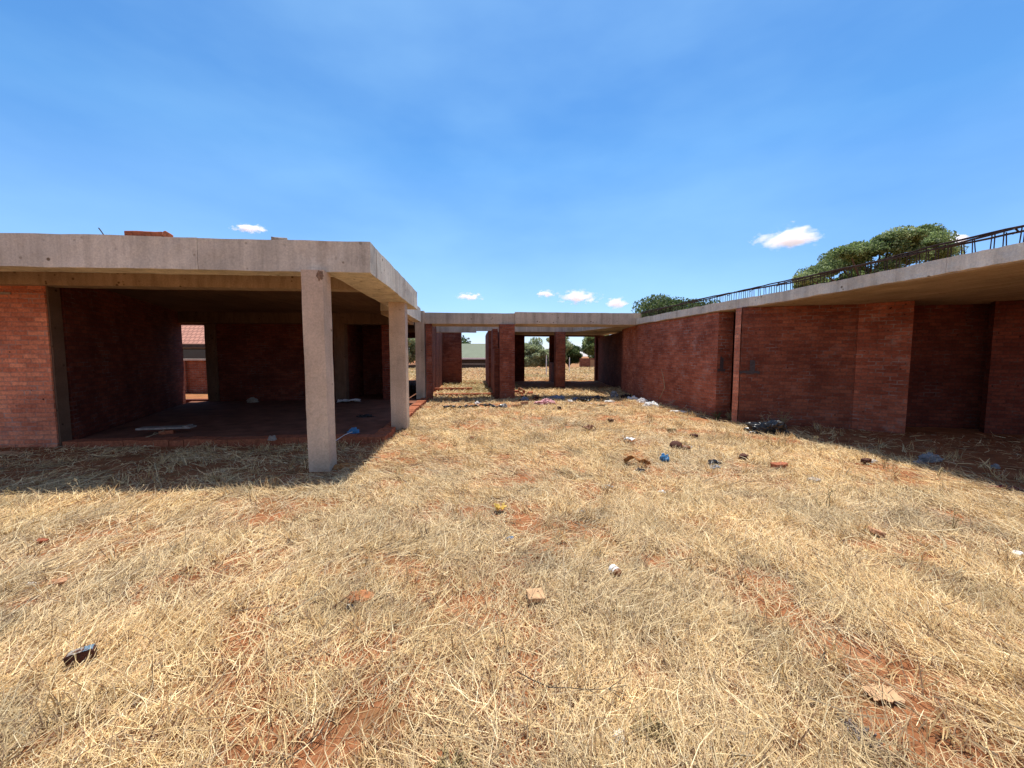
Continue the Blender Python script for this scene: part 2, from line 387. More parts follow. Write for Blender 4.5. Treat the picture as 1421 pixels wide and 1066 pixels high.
# ------------------------------------------------------------------ dry straw: ribbons lying on the ground, one object of stuff
STRAW = np.array([(.86, .635, .315), (.75, .525, .24), (.94, .755, .43), (.61, .41, .185), (.46, .335, .195), (.22, .125, .065), (.63, .41, .21), (.50, .31, .14)])
STRAW_P = np.array([.22, .18, .12, .14, .10, .09, .09, .06])
def ribbons(x, y, ang, ln, w, lift, arch, up, tint, seg=3):
    """curved strips; up = how far the tip rises"""
    n = len(x); t = np.linspace(-.5, .5, seg + 1)
    bend = rng.normal(0, .6, n) * np.where(rng.random(n) < .25, 2.2, 1)
    a = ang[:, None] + bend[:, None] * t[None, :]
    px = x[:, None] + np.cos(a) * ln[:, None] * t[None, :]; py = y[:, None] + np.sin(a) * ln[:, None] * t[None, :]
    pz = lift[:, None] + arch[:, None] * (1 - 4 * t[None, :] ** 2) + up[:, None] * (t[None, :] + .5) ** 1.3
    pz = pz + ground_z(px, py)
    sx = -np.sin(a) * w[:, None] * .5; sy = np.cos(a) * w[:, None] * .5
    taper = np.interp(t, [-.5, .1, .5], [1, .9, .25])[None, :]
    sx = sx * taper; sy = sy * taper
    tilt = rng.normal(0, .5, n)[:, None] * w[:, None] * taper
    A = np.stack([px + sx, py + sy, pz + tilt], -1); B = np.stack([px - sx, py - sy, pz - tilt], -1)
    co = np.stack([A, B], 2).reshape(n, (seg + 1) * 2, 3)
    base = np.arange(n)[:, None] * (seg + 1) * 2
    q = np.stack([np.array([2 * k, 2 * k + 1, 2 * k + 3, 2 * k + 2]) for k in range(seg)])
    fc = (base[:, :, None] + q[None]).reshape(-1, 4)
    cc = np.repeat(tint[:, None, :], (seg + 1) * 2, 1)
    return co.reshape(-1, 3), fc, cc.reshape(-1, 3)

def indoors(x, y):
    a = (x < -1.62) & (y > 6.85) & (y < 24)
    a |= (x > 5.9) & (y > 8.4) & (y < 13)
    a |= (x > 5.75 + (8.1 - y) * 2.4) & (y > 5.5) & (y < 9)
    a |= (x > .55) & (x < .9) & (y > 13) & (y < 24)
    a |= (x > 2.0) & (x < 8) & (y > 17.2) & (y < 22.9)
    return a
def build_straw():
    parts = []
    # the yard
    n = 1550000
    u = rng.random(n); d = np.sqrt(9 * (np.exp(np.log(1 + .55 ** 2 / 9) + u * (np.log(1 + 17.0 ** 2 / 9) - np.log(1 + .55 ** 2 / 9))) - 1))
    th = rng.uniform(-1.85, 2.0, n); x = th * d + .09 * d; y = d
    k = (x > -9) & (x < 11) & ~indoors(x, y); x, y, d = x[k], y[k], d[k]
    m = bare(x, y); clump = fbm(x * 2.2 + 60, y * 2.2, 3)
    keep = rng.random(len(x)) < (1 - .93 * m) * np.clip(.68 + 2.6 * (clump - .5), .12, 1) * np.where((x > 6.1) & (y > 2), .10, 1) * np.where((x < -1.6) & (y > 4.55), .34, 1)  # straw also culled in both roof shades to keep them dark
    x, y, d = x[keep], y[keep], d[keep]; n = len(x)
    ang = math.pi / 2 + (fbm(x * .35 + 5, y * .35 + 2, 2) - .5) * 4.2 + (fbm(x * 2 + 25, y * 2, 2) - .5) * 2.4 + rng.normal(0, .85, n)
    ang = ang + .35
    ln = rng.gamma(2.3, .052, n).clip(.03, .42); w = (.0013 + .0012 * rng.random(n)) * (1 + (d / 5.5).clip(0, 2.2))
    thick = np.clip(fbm(x * 1.4, y * 1.4 + 30, 3) * 1.6 - .4, .1, 1)
    lift = rng.random(n) ** 1.4 * .05 * thick + .003; arch = rng.random(n) ** 2 * .035 * thick; up = rng.random(n) ** 5 * .10
    ti = STRAW[rng.choice(len(STRAW), n, p=STRAW_P)] * rng.uniform(.8, 1.15, (n, 1)) * np.array([[1.06, 1.09, 1.12]])
    tone = fbm(x * .6 + 13, y * .6 + 31, 4)[:, None]
    greyish = np.clip((tone - .48) * 4, 0, 1)
    ti = ti * (1 - greyish * .35) + (ti.mean(1, keepdims=True) * np.array([[1.0, .84, .58]])) * greyish * .35
    ti = ti * (.80 + .42 * fbm(x * 1.9, y * 1.9 + 50, 3)[:, None])
    dk = np.clip((fbm(x * 2.6 + 90, y * 2.6 + 7, 3) - .60) * 7, 0, 1)[:, None]
    ti = ti * (1 - .32 * dk) + np.array([[.16, .115, .085]]) * .22 * dk
    parts.append(ribbons(x, y, ang, ln, w, lift, arch, up, ti))
    # upright tufts and stubble
    nt = 1100
    tx = rng.uniform(-4.5, 7, nt); ty = .9 + rng.random(nt) ** 1.6 * 12.5
    k = ~indoors(tx, ty); tx, ty = tx[k], ty[k]
    per = rng.integers(6, 26, len(tx)); X = np.repeat(tx, per); Y = np.repeat(ty, per); n = len(X)
    X = X + rng.normal(0, .03, n); Y = Y + rng.normal(0, .03, n)
    ang = rng.uniform(0, 6.28, n); ln = rng.uniform(.03, .13, n)
    ti = STRAW[rng.choice(len(STRAW), n, p=STRAW_P)] * rng.uniform(.7, 1.1, (n, 1))
    parts.append(ribbons(X, Y, ang, ln, (.0025 + .002 * rng.random(n)) * (1 + Y / 6), np.full(n, .0), np.zeros(n), rng.uniform(.04, .15, n), ti))
    # field beyond the ruin
    n = 90000
    y = 13.5 + rng.random(n) ** 1.5 * 34; x = rng.uniform(-16, 16, n) * (.4 + y / 45)
    k = ~indoors(x, y) & (np.abs(x) < y * .75 + 2); x, y = x[k], y[k]; n = len(x)
    ti = STRAW[rng.choice(len(STRAW), n, p=STRAW_P)] * rng.uniform(.8, 1.1, (n, 1))
    gr = np.clip((fbm(x * .25, y * .25 + 3, 3) - .45) * 5, 0, 1)[:, None]
    ti = ti * (1 - gr * .5) + np.array([[.30, .29, .12]]) * gr * .5
    parts.append(ribbons(x, y, rng.uniform(0, 6.28, n), rng.uniform(.15, .4, n), .009 * (1 + y / 16), np.full(n, .01), np.zeros(n), rng.random(n) ** 2 * .16, ti, 2))
    co = []; fc = []; cc = []; k = 0
    for a, b, c in parts: co.append(a); fc.append(b + k); cc.append(c); k += len(a)
    co = np.concatenate(co); fc = np.concatenate(fc); cc = np.concatenate(cc)
    me = bpy.data.meshes.new('dry_grass')
    fast_mesh(me, co, fc)
    at = me.attributes.new('tint', 'FLOAT_COLOR', 'POINT'); at.data.foreach_set('color', np.concatenate([cc, np.ones((len(cc), 1))], 1).astype(np.float32).reshape(-1))
    me.materials.append(M['straw'])
    o = bpy.data.objects.new('dry_grass', me); col.objects.link(o)
    tag(o, 'flattened pale yellow dry grass covering the yard', 'grass', kind='stuff')
build_straw()

# ------------------------------------------------------------------ LEFT WING
def part(name, mat, parent, fn, smooth=False, label=None):
    m = MB(); fn(m); o = m.build(name, M[mat], parent, smooth)
    if label: o['label'] = label
    return o
S, A = .14, .006
lw = empty('brick_building', (0, 0, 0), 'open fronted unfinished wing with thick concrete roof edge on square concrete columns', 'building', 'wings of the unfinished building')
part('roof_slab', 'shade_concrete', lw, lambda m: m.box(-14, -1.9, 5.56, 12.9, 2.80, 2.93).box(-6.2, -2.1, 12.9, 23.2, 2.80, 2.93))
part('edge_beam', 'concrete', lw, lambda m: m.box(-14, -3.44, 5.25, 5.57, 2.565, 2.955, S, .009).box(-3.435, -1.36, 5.253, 5.568, 2.565, 2.95, S, .009))
part('edge_beam', 'concrete', lw, lambda m: m.box(-1.93, -1.355, 5.575, 7.05, 2.565, 2.95, S, .009).box(-1.93, -1.36, 7.056, 9.25, 2.56, 2.95, S, .009))
part('edge_beam', 'concrete', lw, lambda m: m.box(-2.2, -1.72, 9.26, 12.3, 2.53, 2.945, S, .008))
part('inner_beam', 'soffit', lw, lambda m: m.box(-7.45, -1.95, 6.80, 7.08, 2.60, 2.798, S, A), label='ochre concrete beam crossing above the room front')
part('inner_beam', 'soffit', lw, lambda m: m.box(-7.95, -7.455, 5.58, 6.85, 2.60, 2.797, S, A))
part('inner_beam', 'shade_concrete', lw, lambda m: m.box(-9.4, -2.3, 12.50, 13.08, 2.48, 2.797, S, A))
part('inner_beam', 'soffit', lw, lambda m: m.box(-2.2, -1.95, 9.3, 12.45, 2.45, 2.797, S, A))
part('column', 'column', lw, lambda m: m.box(-2.165, -1.905, 5.12, 5.38, -.1, 2.562, S, .007), label='front concrete column standing in the grass')
part('column', 'column', lw, lambda m: m.box(-1.735, -1.425, 7.98, 8.27, -.1, 2.558, S, .007))
part('column', 'grey', lw, lambda m: m.box(-2.01, -1.72, 13.05, 13.33, -.1, 2.96, S, .007), label='grey concrete column rising to the roof top')
part('column', 'shade_concrete', lw, lambda m: m.box(-8.28, -7.98, 12.74, 13.06, 0, 2.478, S, .006))
part('column', 'shade_concrete', lw, lambda m: m.box(-4.45, -4.13, 12.66, 12.98, 0, 2.478, S, .006))
part('wall', 'brick_front', lw, lambda m: m.box(-14, -6.83, 6.90, 7.10, -.1, 2.50, .2, .003).box(-14, -6.83, 6.93, 7.07, 2.502, 2.799), label='red brick wall facing the yard, ambient light in its colour')
part('mortar_bed', 'stone', lw, lambda m: m.box(-14, -7.3, 6.885, 6.898, 2.465, 2.50, .05, .018))
part('jamb', 'shade_concrete', lw, lambda m: m.box(-6.829, -6.80, 6.925, 7.11, -.1, 2.598, S, .005))
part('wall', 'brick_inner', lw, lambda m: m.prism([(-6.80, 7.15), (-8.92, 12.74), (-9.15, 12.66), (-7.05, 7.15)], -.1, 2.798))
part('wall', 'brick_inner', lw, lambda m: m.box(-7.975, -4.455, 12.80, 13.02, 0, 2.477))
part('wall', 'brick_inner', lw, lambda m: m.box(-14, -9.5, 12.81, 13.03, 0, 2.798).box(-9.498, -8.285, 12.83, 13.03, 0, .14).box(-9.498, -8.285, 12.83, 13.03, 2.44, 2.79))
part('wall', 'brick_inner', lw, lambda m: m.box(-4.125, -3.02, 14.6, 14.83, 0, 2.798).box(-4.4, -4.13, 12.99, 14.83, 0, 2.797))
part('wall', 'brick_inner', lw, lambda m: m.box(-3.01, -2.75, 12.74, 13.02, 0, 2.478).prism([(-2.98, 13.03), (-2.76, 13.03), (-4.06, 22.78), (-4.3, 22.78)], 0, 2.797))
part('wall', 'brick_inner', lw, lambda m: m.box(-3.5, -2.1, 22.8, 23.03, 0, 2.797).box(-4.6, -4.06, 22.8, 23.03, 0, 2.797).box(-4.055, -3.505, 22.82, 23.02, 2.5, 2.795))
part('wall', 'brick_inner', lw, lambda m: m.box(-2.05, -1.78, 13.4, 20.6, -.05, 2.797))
part('floor', 'floor', lw, lambda m: m.prism([(-6.7, 7.12), (-1.85, 7.12), (-1.85, 12.8), (-8.8, 12.8)], -.05, .09).box(-4.1, -2.06, 12.805, 23, -.05, .085))
def plinth(m):
    x = -6.72
    while x < -1.65:                                                      # course of loose laid bricks along the front edge
        l = .222; m.box(x, min(x + l, -1.60), 6.86 + random.uniform(-.008, .008), 7.10, -.06, .10 + random.uniform(-.012, .01), .12, .006); x += l + .008
def plinth_side(m):
    y = 7.12
    while y < 12.9:
        m.box(-1.84, (-1.60 if not 7.72 < y < 8.33 else -1.755) + random.uniform(-.012, .012), y, y + .222, -.06, .105 + random.uniform(-.02, .014), .12, .006)
        y += .23
part('plinth', 'loose_brick', lw, plinth)
part('plinth', 'loose_brick', lw, plinth_side)

def spall(m):
    bm = bmesh.new(); bmesh.ops.create_icosphere(bm, subdivisions=4, radius=1)
    for v in bm.verts:
        n = v.co.normalized(); r = 1 + .55 * mnoise.noise(n * 2.2 + Vector((3, 1, 0))) + .3 * mnoise.noise(n * 6)
        v.co = Vector((-1.94 + n.x * r * .04, 5.118 + n.y * r * .012, 2.49 + n.z * r * .055))
    m.add([v.co.copy() for v in bm.verts], [[v.index for v in f.verts] for f in bm.faces]); bm.free()
part('spalled_patch', 'brown_stone', lw, spall, label='broken brown patch at the head of the front column')

# ------------------------------------------------------------------ CENTRE BLOCK
cb = empty('brick_building', (0, 13, 0), 'middle brick block with two rear doorways to the field and a lintel on a pier', 'building', 'wings of the unfinished building')
def cpart(name, mat, fn, label=None):
    m = MB(); fn(m); m.v = [v - Vector((0, 13, 0)) for v in m.v]; o = m.build(name, M[mat], cb)
    if label: o['label'] = label
    return o
cpart('front_beam', 'grey', lambda m: m.box(-1.715, 1.27, 13.08, 14.3, 2.545, 2.905, S, .006))
cpart('front_beam', 'grey', lambda m: m.box(1.275, 5.62, 13.03, 14.32, 2.555, 2.945, S, .006))
cpart('pier', 'brick', lambda m: m.box(.76, 1.262, 13.02, 13.50, -.1, 2.543, .2, .003), 'broad brick pier between the two openings')
cpart('pier', 'brick', lambda m: m.box(-1.668, -1.49, 13.12, 13.38, -.1, 2.543, .2, .003))
cpart('pier', 'brick', lambda m: m.box(3.5, 3.93, 17.15, 17.55, -.05, 2.55, .2, .003))
cpart('pier', 'brick', lambda m: m.box(5.86, 6.14, 15.1, 15.4, -.05, 2.55, .2, .003))
cpart('rear_beam', 'grey', lambda m: m.box(-1.77, -.02, 17.42, 17.66, 2.52, 2.95, S, .006).box(-.015, .95, 17.44, 17.64, 2.60, 2.94, S, .01), 'broken concrete lintel across the passage')
cpart('rear_beam', 'grey', lambda m: m.box(.955, 7.5, 17.40, 17.66, 2.56, 2.95, S, .006))
cpart('roof_slab', 'grey', lambda m: m.prism([(5.10, 14.33), (7.6, 14.33), (7.6, 17.39), (4.3, 17.39)], 2.556, 2.79).box(1.0, 7.6, 17.67, 23.3, 2.70, 2.83))
cpart('wall', 'brick', lambda m: m.box(-2.24, -.80, 20.65, 20.88, -.1, 2.77, .25, .004), 'brick wall standing free beside the far opening')
cpart('wall', 'brick', lambda m: m.box(.60, .82, 13.51, 15.4, -.1, 1.75).box(.62, .82, 15.42, 17.39, -.1, 2.55).box(.52, .82, 17.68, 20.0, -.1, 2.66).box(.50, .74, 20.02, 23.2, -.1, 2.66), 'stepped brick wall running back along the passage')
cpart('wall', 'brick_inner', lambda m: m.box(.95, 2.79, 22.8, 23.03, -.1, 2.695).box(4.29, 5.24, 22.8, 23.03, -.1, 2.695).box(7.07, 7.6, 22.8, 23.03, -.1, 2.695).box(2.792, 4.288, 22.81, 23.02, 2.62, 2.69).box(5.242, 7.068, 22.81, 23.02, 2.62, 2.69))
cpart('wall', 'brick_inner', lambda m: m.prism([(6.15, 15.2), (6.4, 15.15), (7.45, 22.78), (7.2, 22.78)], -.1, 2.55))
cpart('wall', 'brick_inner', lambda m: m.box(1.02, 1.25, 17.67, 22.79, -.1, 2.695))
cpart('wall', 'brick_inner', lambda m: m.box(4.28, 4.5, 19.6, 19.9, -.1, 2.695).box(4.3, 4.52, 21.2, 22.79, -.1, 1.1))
cpart('footing', 'loose_brick', lambda m: m.box(-1.5, .72, 14.08, 14.3, -.05, .13, .12, .008), 'low brick footing across the passage')
cpart('footing', 'loose_brick', lambda m: m.box(-1.77, -.2, 16.43, 16.66, -.05, .14, .12, .008))
cpart('footing', 'loose_brick', lambda m: m.box(-.78, .48, 20.7, 20.9, -.05, .06, .12, .008))

# ------------------------------------------------------------------ RIGHT WING
rw = empty('brick_building', (6, 8, 0), 'long brick wing under a thin slab edge carrying a row of rusty upright reinforcing bars', 'building', 'wings of the unfinished building')
def rpart(name, mat, fn, label=None, parent=None):
    m = MB(); fn(m); m.v = [v - Vector((6, 8, 0)) for v in m.v]; o = m.build(name, M[mat], parent or rw)
    if label: o['label'] = label
    return o
EDGE = [(6.10, .3), (6.07, 4.6), (6.0, 7.3), (5.74, 8.9), (5.46, 13.02)]
def slab(m):
    pts = [(15, .3)] + [(15, 14.6)] + [(5.75, 14.6), (5.66, 13.02)] + list(reversed(EDGE))
    m.prism(pts, 2.545, 2.74, .3, .012)
rpart('roof_slab', 'soffit', slab)
def edge_strip(m):
    for a, b in zip(EDGE[:-1], EDGE[1:]):
        m.wall((a[0] - .035, a[1]), (b[0] - .035, b[1] - .004), -.034, 2.56, 2.752, .07, .016)
rpart('edge_beam', 'concrete', edge_strip)
W1 = [(5.79, 8.95), (5.52, 13.0), (5.78, 15.2)]
rpart('wall', 'brick_yard', lambda m: m.prism([W1[0], (6.17, 8.95), (6.0, 13.0), (6.0, 15.0), (5.80, 15.09), W1[1]], -.1, 2.543), 'long weathered brick wall beside the sunny yard')
rpart('wall', 'brick', lambda m: m.prism([(5.775, 8.095), (7.72, 7.32), (7.80, 7.52), (5.90, 8.28)], -.1, 2.543))
rpart('pier', 'brick_front', lambda m: m.prism([(5.765, 8.11), (5.88, 8.29), (5.95, 8.33), (5.785, 8.33)], -.1, 2.543, .2, .003), 'brick end strip beside the dark gap, lightened to look lit')
rpart('wall', 'brick_yard', lambda m: m.prism([(7.725, 7.318), (8.30, 6.78), (8.46, 6.93), (7.82, 7.53)], -.1, 2.543))
rpart('wall', 'brick_inner', lambda m: m.prism([(8.42, 7.62), (11.2, 6.86), (11.3, 7.1), (8.42, 7.86)], -.1, 2.543).prism([(8.47, 6.94), (8.6, 7.07), (8.60, 7.56), (8.42, 7.61), (8.25, 7.1)], -.1, 2.542))
rpart('wall', 'brick_inner', lambda m: m.prism([(9.95, 6.72), (12.8, 5.4), (12.9, 5.6), (10.1, 6.9)], -.1, 2.543))
rpart('wall', 'brick', lambda m: m.box(6.6, 14.9, 14.3, 14.55, -.1, 2.543).box(7.6, 7.85, 9.2, 14.29, -.1, 2.543))
# painted marks on the two wall ends either side of the gap (flat paint, a few mm thick)
def mark(name, quads, nrm_off):
    m = MB()
    for q in quads:
        m.add(q, [(0, 1, 2, 3)]); 
    m.v = [v + Vector(nrm_off) - Vector((6, 8, 0)) for v in m.v]
    o = m.build(name, M['paint'], rw); md = o.modifiers.new('thickness', 'SOLIDIFY'); md.thickness = .003; return o
def ragged(a, b, z0, z1, n=7, j=.02):
    """ragged painted band between plan points a and b"""
    out = []; a = Vector(a); b = Vector(b)
    for i in range(n):
        p = a.lerp(b, i / n); q = a.lerp(b, (i + 1) / n); r = lambda: random.uniform(-j, j)
        out.append([(p.x, p.y, z0 + r()), (q.x, q.y, z0 + r()), (q.x, q.y, z1 + r()), (p.x, p.y, z1 + r())])
    return out
d2 = Vector((7.72 - 5.76, 7.32 - 8.10)).normalized()
P = lambda s: (5.76 + d2.x * s, 8.10 + d2.y * s)
mark('painted_mark', ragged(P(.0), P(.40), 1.11, 1.16, 6, .014) + ragged(P(.20), P(.30), 1.15, 1.40, 2, .02), (-.006, -.014, 0))
mark('painted_mark', ragged((5.80, 8.95), (6.0, 8.95), 1.12, 1.18, 4, .014) + ragged((5.86, 8.95), (5.95, 8.95), 1.17, 1.46, 2, .02), (0, -.008, 0))

# reinforcing cage: longitudinal bars and every single upright
def along(s):
    """point at distance s from the near end of the edge, 9 cm inside it"""
    for a, b in zip(EDGE[:-1], EDGE[1:]):
        A_, B_ = Vector(a), Vector(b); l = (B_ - A_).length
        if s <= l:
            p = A_.lerp(B_, s / l); return Vector((p.x + .09, p.y, 0))
        s -= l
    return Vector((b[0] + .09, b[1], 0))
LEN = sum((Vector(b) - Vector(a)).length for a, b in zip(EDGE[:-1], EDGE[1:]))
cage = bpy.data.objects.new('rebar_cage', None); col.objects.link(cage); cage.parent = rw; cage['label'] = 'rusty reinforcing bars standing along the roof edge'
def top_bar(dx, dz, ph):
    m = MB(); pts = []
    s = 0
    while s <= LEN:
        p = along(s); pts.append((p.x + dx + .012 * math.sin(s * 1.7 + ph), p.y, 2.945 + dz + .014 * math.sin(s * 2.3 + ph) + random.uniform(-.006, .006))); s += .16
    m.tube(pts, .0135, 5); m.v = [v - Vector((6, 8, 0)) for v in m.v]; m.build('top_bar', M['steel'], cage)
top_bar(0, 0, 0); top_bar(.04, -.012, 2); top_bar(.015, .016, 4.2)
s = 1.6; k = 0
while s < LEN:
    p = along(s); m = MB(); lean = random.uniform(-.02, .02); h = 2.95 + random.uniform(-.01, .015)
    r = .0062
    m.tube([(p.x, p.y, 2.70), (p.x + lean * .4, p.y + lean, h), (p.x + .05, p.y + lean + .01, h), (p.x + .055, p.y, 2.70)], r, 5)
    if k % 5 == 0: m.tube([(p.x - .01, p.y + .04, 2.96), (p.x + .05, p.y + .05, 2.93), (p.x + .0, p.y + .06, 2.90)], .012, 5)
    m.v = [v - Vector((6, 8, 0)) for v in m.v]; m.build('stirrup', M['steel'], cage)
    s += .135 + random.uniform(-.03, .03); k += 1

# ------------------------------------------------------------------ trees
GREEN = [(.21, .28, .10), (.27, .34, .13), (.15, .21, .07), (.36, .42, .19), (.09, .13, .045)]
def tree(loc, h, rx, rz, z0, nclump, nleaf, leaf, palette, label, cat='tree', group=None, flat=.7, seed=0, limbs=6, slope=0.0, cs=1.0, vary=(.6, 1.4), tops=None):
    rs = np.random.default_rng(seed + 100); rd = random.Random(seed)
    x0, y0 = loc; base = gz(x0, y0)
    root = empty('tree', (x0, y0, base), label, cat, group)
    m = MB(); tips = []
    zc = z0 + (h - z0) * .5
    m.tube([(0, 0, -.2), (rx * .02, 0, z0 * .5), (rx * .04, .05, z0 + (h - z0) * .35)], [h * .030, h * .023, h * .014], 8)
    cl = []
    for i in range(nclump):
        for _ in range(50):
            v = rs.uniform(-1, 1, 3); q = np.linalg.norm(v)
            if q < 1 and q > .35 and v[2] > -.75: break
        cl.append(np.array([v[0] * rx * .84, v[1] * rx * .84, zc + v[2] * (h - z0) * .40 + slope * v[0]]))
    if tops:                                                            # clumps heaped under an uneven skyline (offset, height) in metres
        cl = []
        for i in range(nclump):
            u = tops[0][0] + (tops[-1][0] - tops[0][0]) * ((i + rs.random()) / nclump); ht = np.interp(u, [a for a, b in tops], [b for a, b in tops])
            dy = rs.uniform(-2.6, 2.6); k = 1 + dy / loc[1]
            cl.append(np.array([(u + loc[0]) * k - loc[0], dy, 1.5 + (ht - rs.uniform(.1, .7) - 1.5) * k - (ht - z0) * (rs.random() ** 1.2 if i % 3 else 0)]))
    cl = np.array(cl)
    for i in range(limbs):
        t = cl[rd.randrange(len(cl))]; st = Vector((0, 0, z0 * rd.uniform(.6, 1.05)))
        mid = st.lerp(Vector(t), .5) + Vector((0, 0, h * .03))
        m.tube([st, mid, Vector(t)], [h * .014, h * .008, h * .003], 6)
    m.build('trunk', M['bark'], root, True)
    cr = cs * rx * (1.5 / max(nclump, 1) ** .42) * rs.uniform(*vary, nclump)
    idx = rs.integers(0, nclump, nleaf)
    v = rs.normal(0, 1, (nleaf, 3)); v /= np.linalg.norm(v, axis=1, keepdims=True); v *= rs.random((nleaf, 1)) ** .45
    p = cl[idx] + v * cr[idx][:, None] * np.array([1, 1, flat])
    a = rs.normal(0, 1, (nleaf, 3)); a /= np.linalg.norm(a, axis=1, keepdims=True)
    b = np.cross(a, rs.normal(0, 1, (nleaf, 3))); b /= np.linalg.norm(b, axis=1, keepdims=True)
    sz = leaf * rs.uniform(.6, 1.4, (nleaf, 1)); a *= sz; b *= sz * .5
    co = np.stack([p - a, p - b, p + a, p + b], 1).reshape(-1, 3)
    fc = np.arange(nleaf * 4).reshape(-1, 4)
    pal = np.array(palette); tone = rs.integers(0, len(pal), nclump)
    c = pal[np.where(rs.random(nleaf) < .5, tone[idx], rs.integers(0, len(pal), nleaf))] * rs.uniform(.75, 1.3, (nleaf, 1))
    me = bpy.data.meshes.new('crown'); fast_mesh(me, co, fc)
    at = me.attributes.new('tint', 'FLOAT_COLOR', 'POINT'); cc = np.concatenate([np.repeat(c, 4, 0), np.ones((nleaf * 4, 1))], 1)
    at.data.foreach_set('color', cc.astype(np.float32).reshape(-1)); me.materials.append(M['leaf'])
    o = bpy.data.objects.new('crown', me); col.objects.link(o); o.parent = root
    return root
G2 = 'trees beyond the building'
DARK = [(.07, .11, .035), (.09, .14, .045), (.05, .08, .025), (.12, .16, .06)]
OLIVE = [(.38, .42, .23), (.31, .36, .19), (.45, .47, .27), (.25, .30, .16)]
GREY = [(.26, .28, .18), (.31, .32, .21), (.20, .22, .14), (.17, .21, .10)]
TB = (28.8, 26.5)
_tops = []
for _p in ((1112, 384), (1145, 362), (1182, 338), (1212, 338), (1240, 322), (1262, 325), (1284, 314), (1300, 322), (1308, 340), (1318, 348)):
    _q = at_y(*_p, 26.5); _tops.append((_q.x - TB[0], _q.z - gz(*TB)))
tree(TB, 10.4, 6.8, 3, 4.6, 120, 130000, .08, GREEN, 'broad flat topped green tree showing above the roof edge with the upright bars', group=G2, flat=.55, seed=1, limbs=34, cs=.58, vary=(.4, 1.5), tops=_tops)
tree((21.2, 40), 8.0, 5.2, 3, 2.5, 50, 34000, .13, DARK, 'dark rounded tree peeping over the far end of the roof edge bars', group=G2, flat=.6, seed=2, limbs=10)
tree((-5.0, 76), 7.6, 5.4, 3, .5, 30, 14000, .24, DARK, 'leafy tree behind the green roofed house, seen left in the passage', group=G2, seed=3)
tree((1.8, 80), 5.2, 5.2, 3, .3, 26, 12000, .26, GREEN, 'low tree behind the green roofed house, seen right in the passage', group=G2, seed=4)
tree((8.6, 56), 5.0, 2.8, 3, .2, 40, 20000, .14, OLIVE, 'pale olive tree filling the left rear doorway', group=G2, seed=5)
tree((6.4, 62), 5.6, 2.4, 3, .4, 30, 12000, .17, GREY, 'grey green tree at the left edge of the left rear doorway', group=G2, seed=6)
tree((10.6, 50), 4.7, 1.8, 3, .3, 26, 12000, .13, OLIVE, 'pale olive tree hidden partly by the pier between the rear doorways', group=G2, seed=13)
tree((12.9, 54), 3.7, 1.7, 3, .4, 26, 12000, .13, DARK, 'small dark tree at the left of the right rear doorway', group=G2, seed=7)
tree((16.6, 52), 6.0, 2.5, 3, .9, 40, 20000, .14, GREEN, 'taller green tree at the right of the right rear doorway', group=G2, seed=8)
tree((-9.4, 53), 5.2, 2.8, 3, .2, 30, 12000, .17, OLIVE, 'tree seen through the narrow gap beside the grey concrete column', group=G2, seed=9)
tree((20.5, 58), 5.0, 3.0, 3, .3, 22, 8000, .2, DARK, 'dark tree beyond the brick enclosure on the right of the field', group=G2, seed=10)

# ------------------------------------------------------------------ far houses, walls and fences
h1 = empty('house', (-19, 28, 0), 'neighbouring house with pale red tiled roof and grey walls, seen through the rear window', 'house')
part('wall', 'greywall', h1, lambda m: m.box(-6, 8, 0, 6, 0, 2.35))
part('roof', 'red_tile', h1, lambda m: m.add([(-6.6, -.7, 2.25), (8.6, -.7, 2.25), (8.6, 3, 4.7), (-6.6, 3, 4.7), (-6.6, 6.7, 2.25), (8.6, 6.7, 2.25)], [(0, 1, 2, 3), (3, 2, 5, 4), (0, 3, 4), (1, 5, 2)]))
part('fascia', 'fence', h1, lambda m: m.box(-6.6, 8.6, -.74, -.705, 2.02, 2.24))
w = part('window', 'fence', h1, lambda m: m.box(-.6, 1.0, -.05, .02, .95, 1.95))
part('pane', 'glass', w, lambda m: m.box(-.53, .93, -.07, -.052, 1.0, 1.9))
bw = empty('boundary_wall', (-12, 16.7, 0), 'brick garden wall in front of the red roofed house', 'wall')
part('panel', 'brick_far', bw, lambda m: m.box(-5, 5, 0, .22, -.1, 1.30))
part('pier', 'brick_far', bw, lambda m: m.box(.05, .42, -.09, -.002, -.1, 1.30))
part('coping', 'concrete', bw, lambda m: m.box(-5.05, 5.05, -.10, .27, 1.302, 1.37))
h2 = empty('house', (-.5, 57, gz(-.5, 57)), 'low house with a faded green roof and white gutter at the end of the field', 'house')
part('wall', 'fence', h2, lambda m: m.box(-5, 6, 0, 7, -.2, 2.4))  # dark wall colour stands in for the shaded verandah
part('roof', 'green_tile', h2, lambda m: m.add([(-5.6, -.6, 2.35), (6.6, -.6, 2.35), (6.6, 3.5, 4.5), (-5.6, 3.5, 4.5), (-5.6, 7.6, 2.35), (6.6, 7.6, 2.35)], [(0, 1, 2, 3), (3, 2, 5, 4), (0, 3, 4), (1, 5, 2)]))
part('gutter', 'whitepaint', h2, lambda m: m.box(-5.6, 6.6, -.70, -.61, 2.14, 2.36))
fe = empty('boundary_wall', (-1, 46, 0), 'low dark brick wall closing the field in front of the green roofed house', 'wall')
part('panel', 'fence', fe, lambda m: m.box(-12, 5, 0, .2, -.2, .42, .6, .05))
part('coping', 'stone', fe, lambda m: m.box(-12, 5, -.04, .24, .47, .53))
f2 = empty('boundary_wall', (14.6, 50, 0), 'reddish brick enclosure behind the field, seen through the right rear doorway', 'wall')
part('panel', 'brick_far', f2, lambda m: m.box(-1.2, 8, 0, .22, -.2, 1.15))
part('opening', 'card', f2, lambda m: m.box(.2, .9, -.03, -.002, -.1, .95))
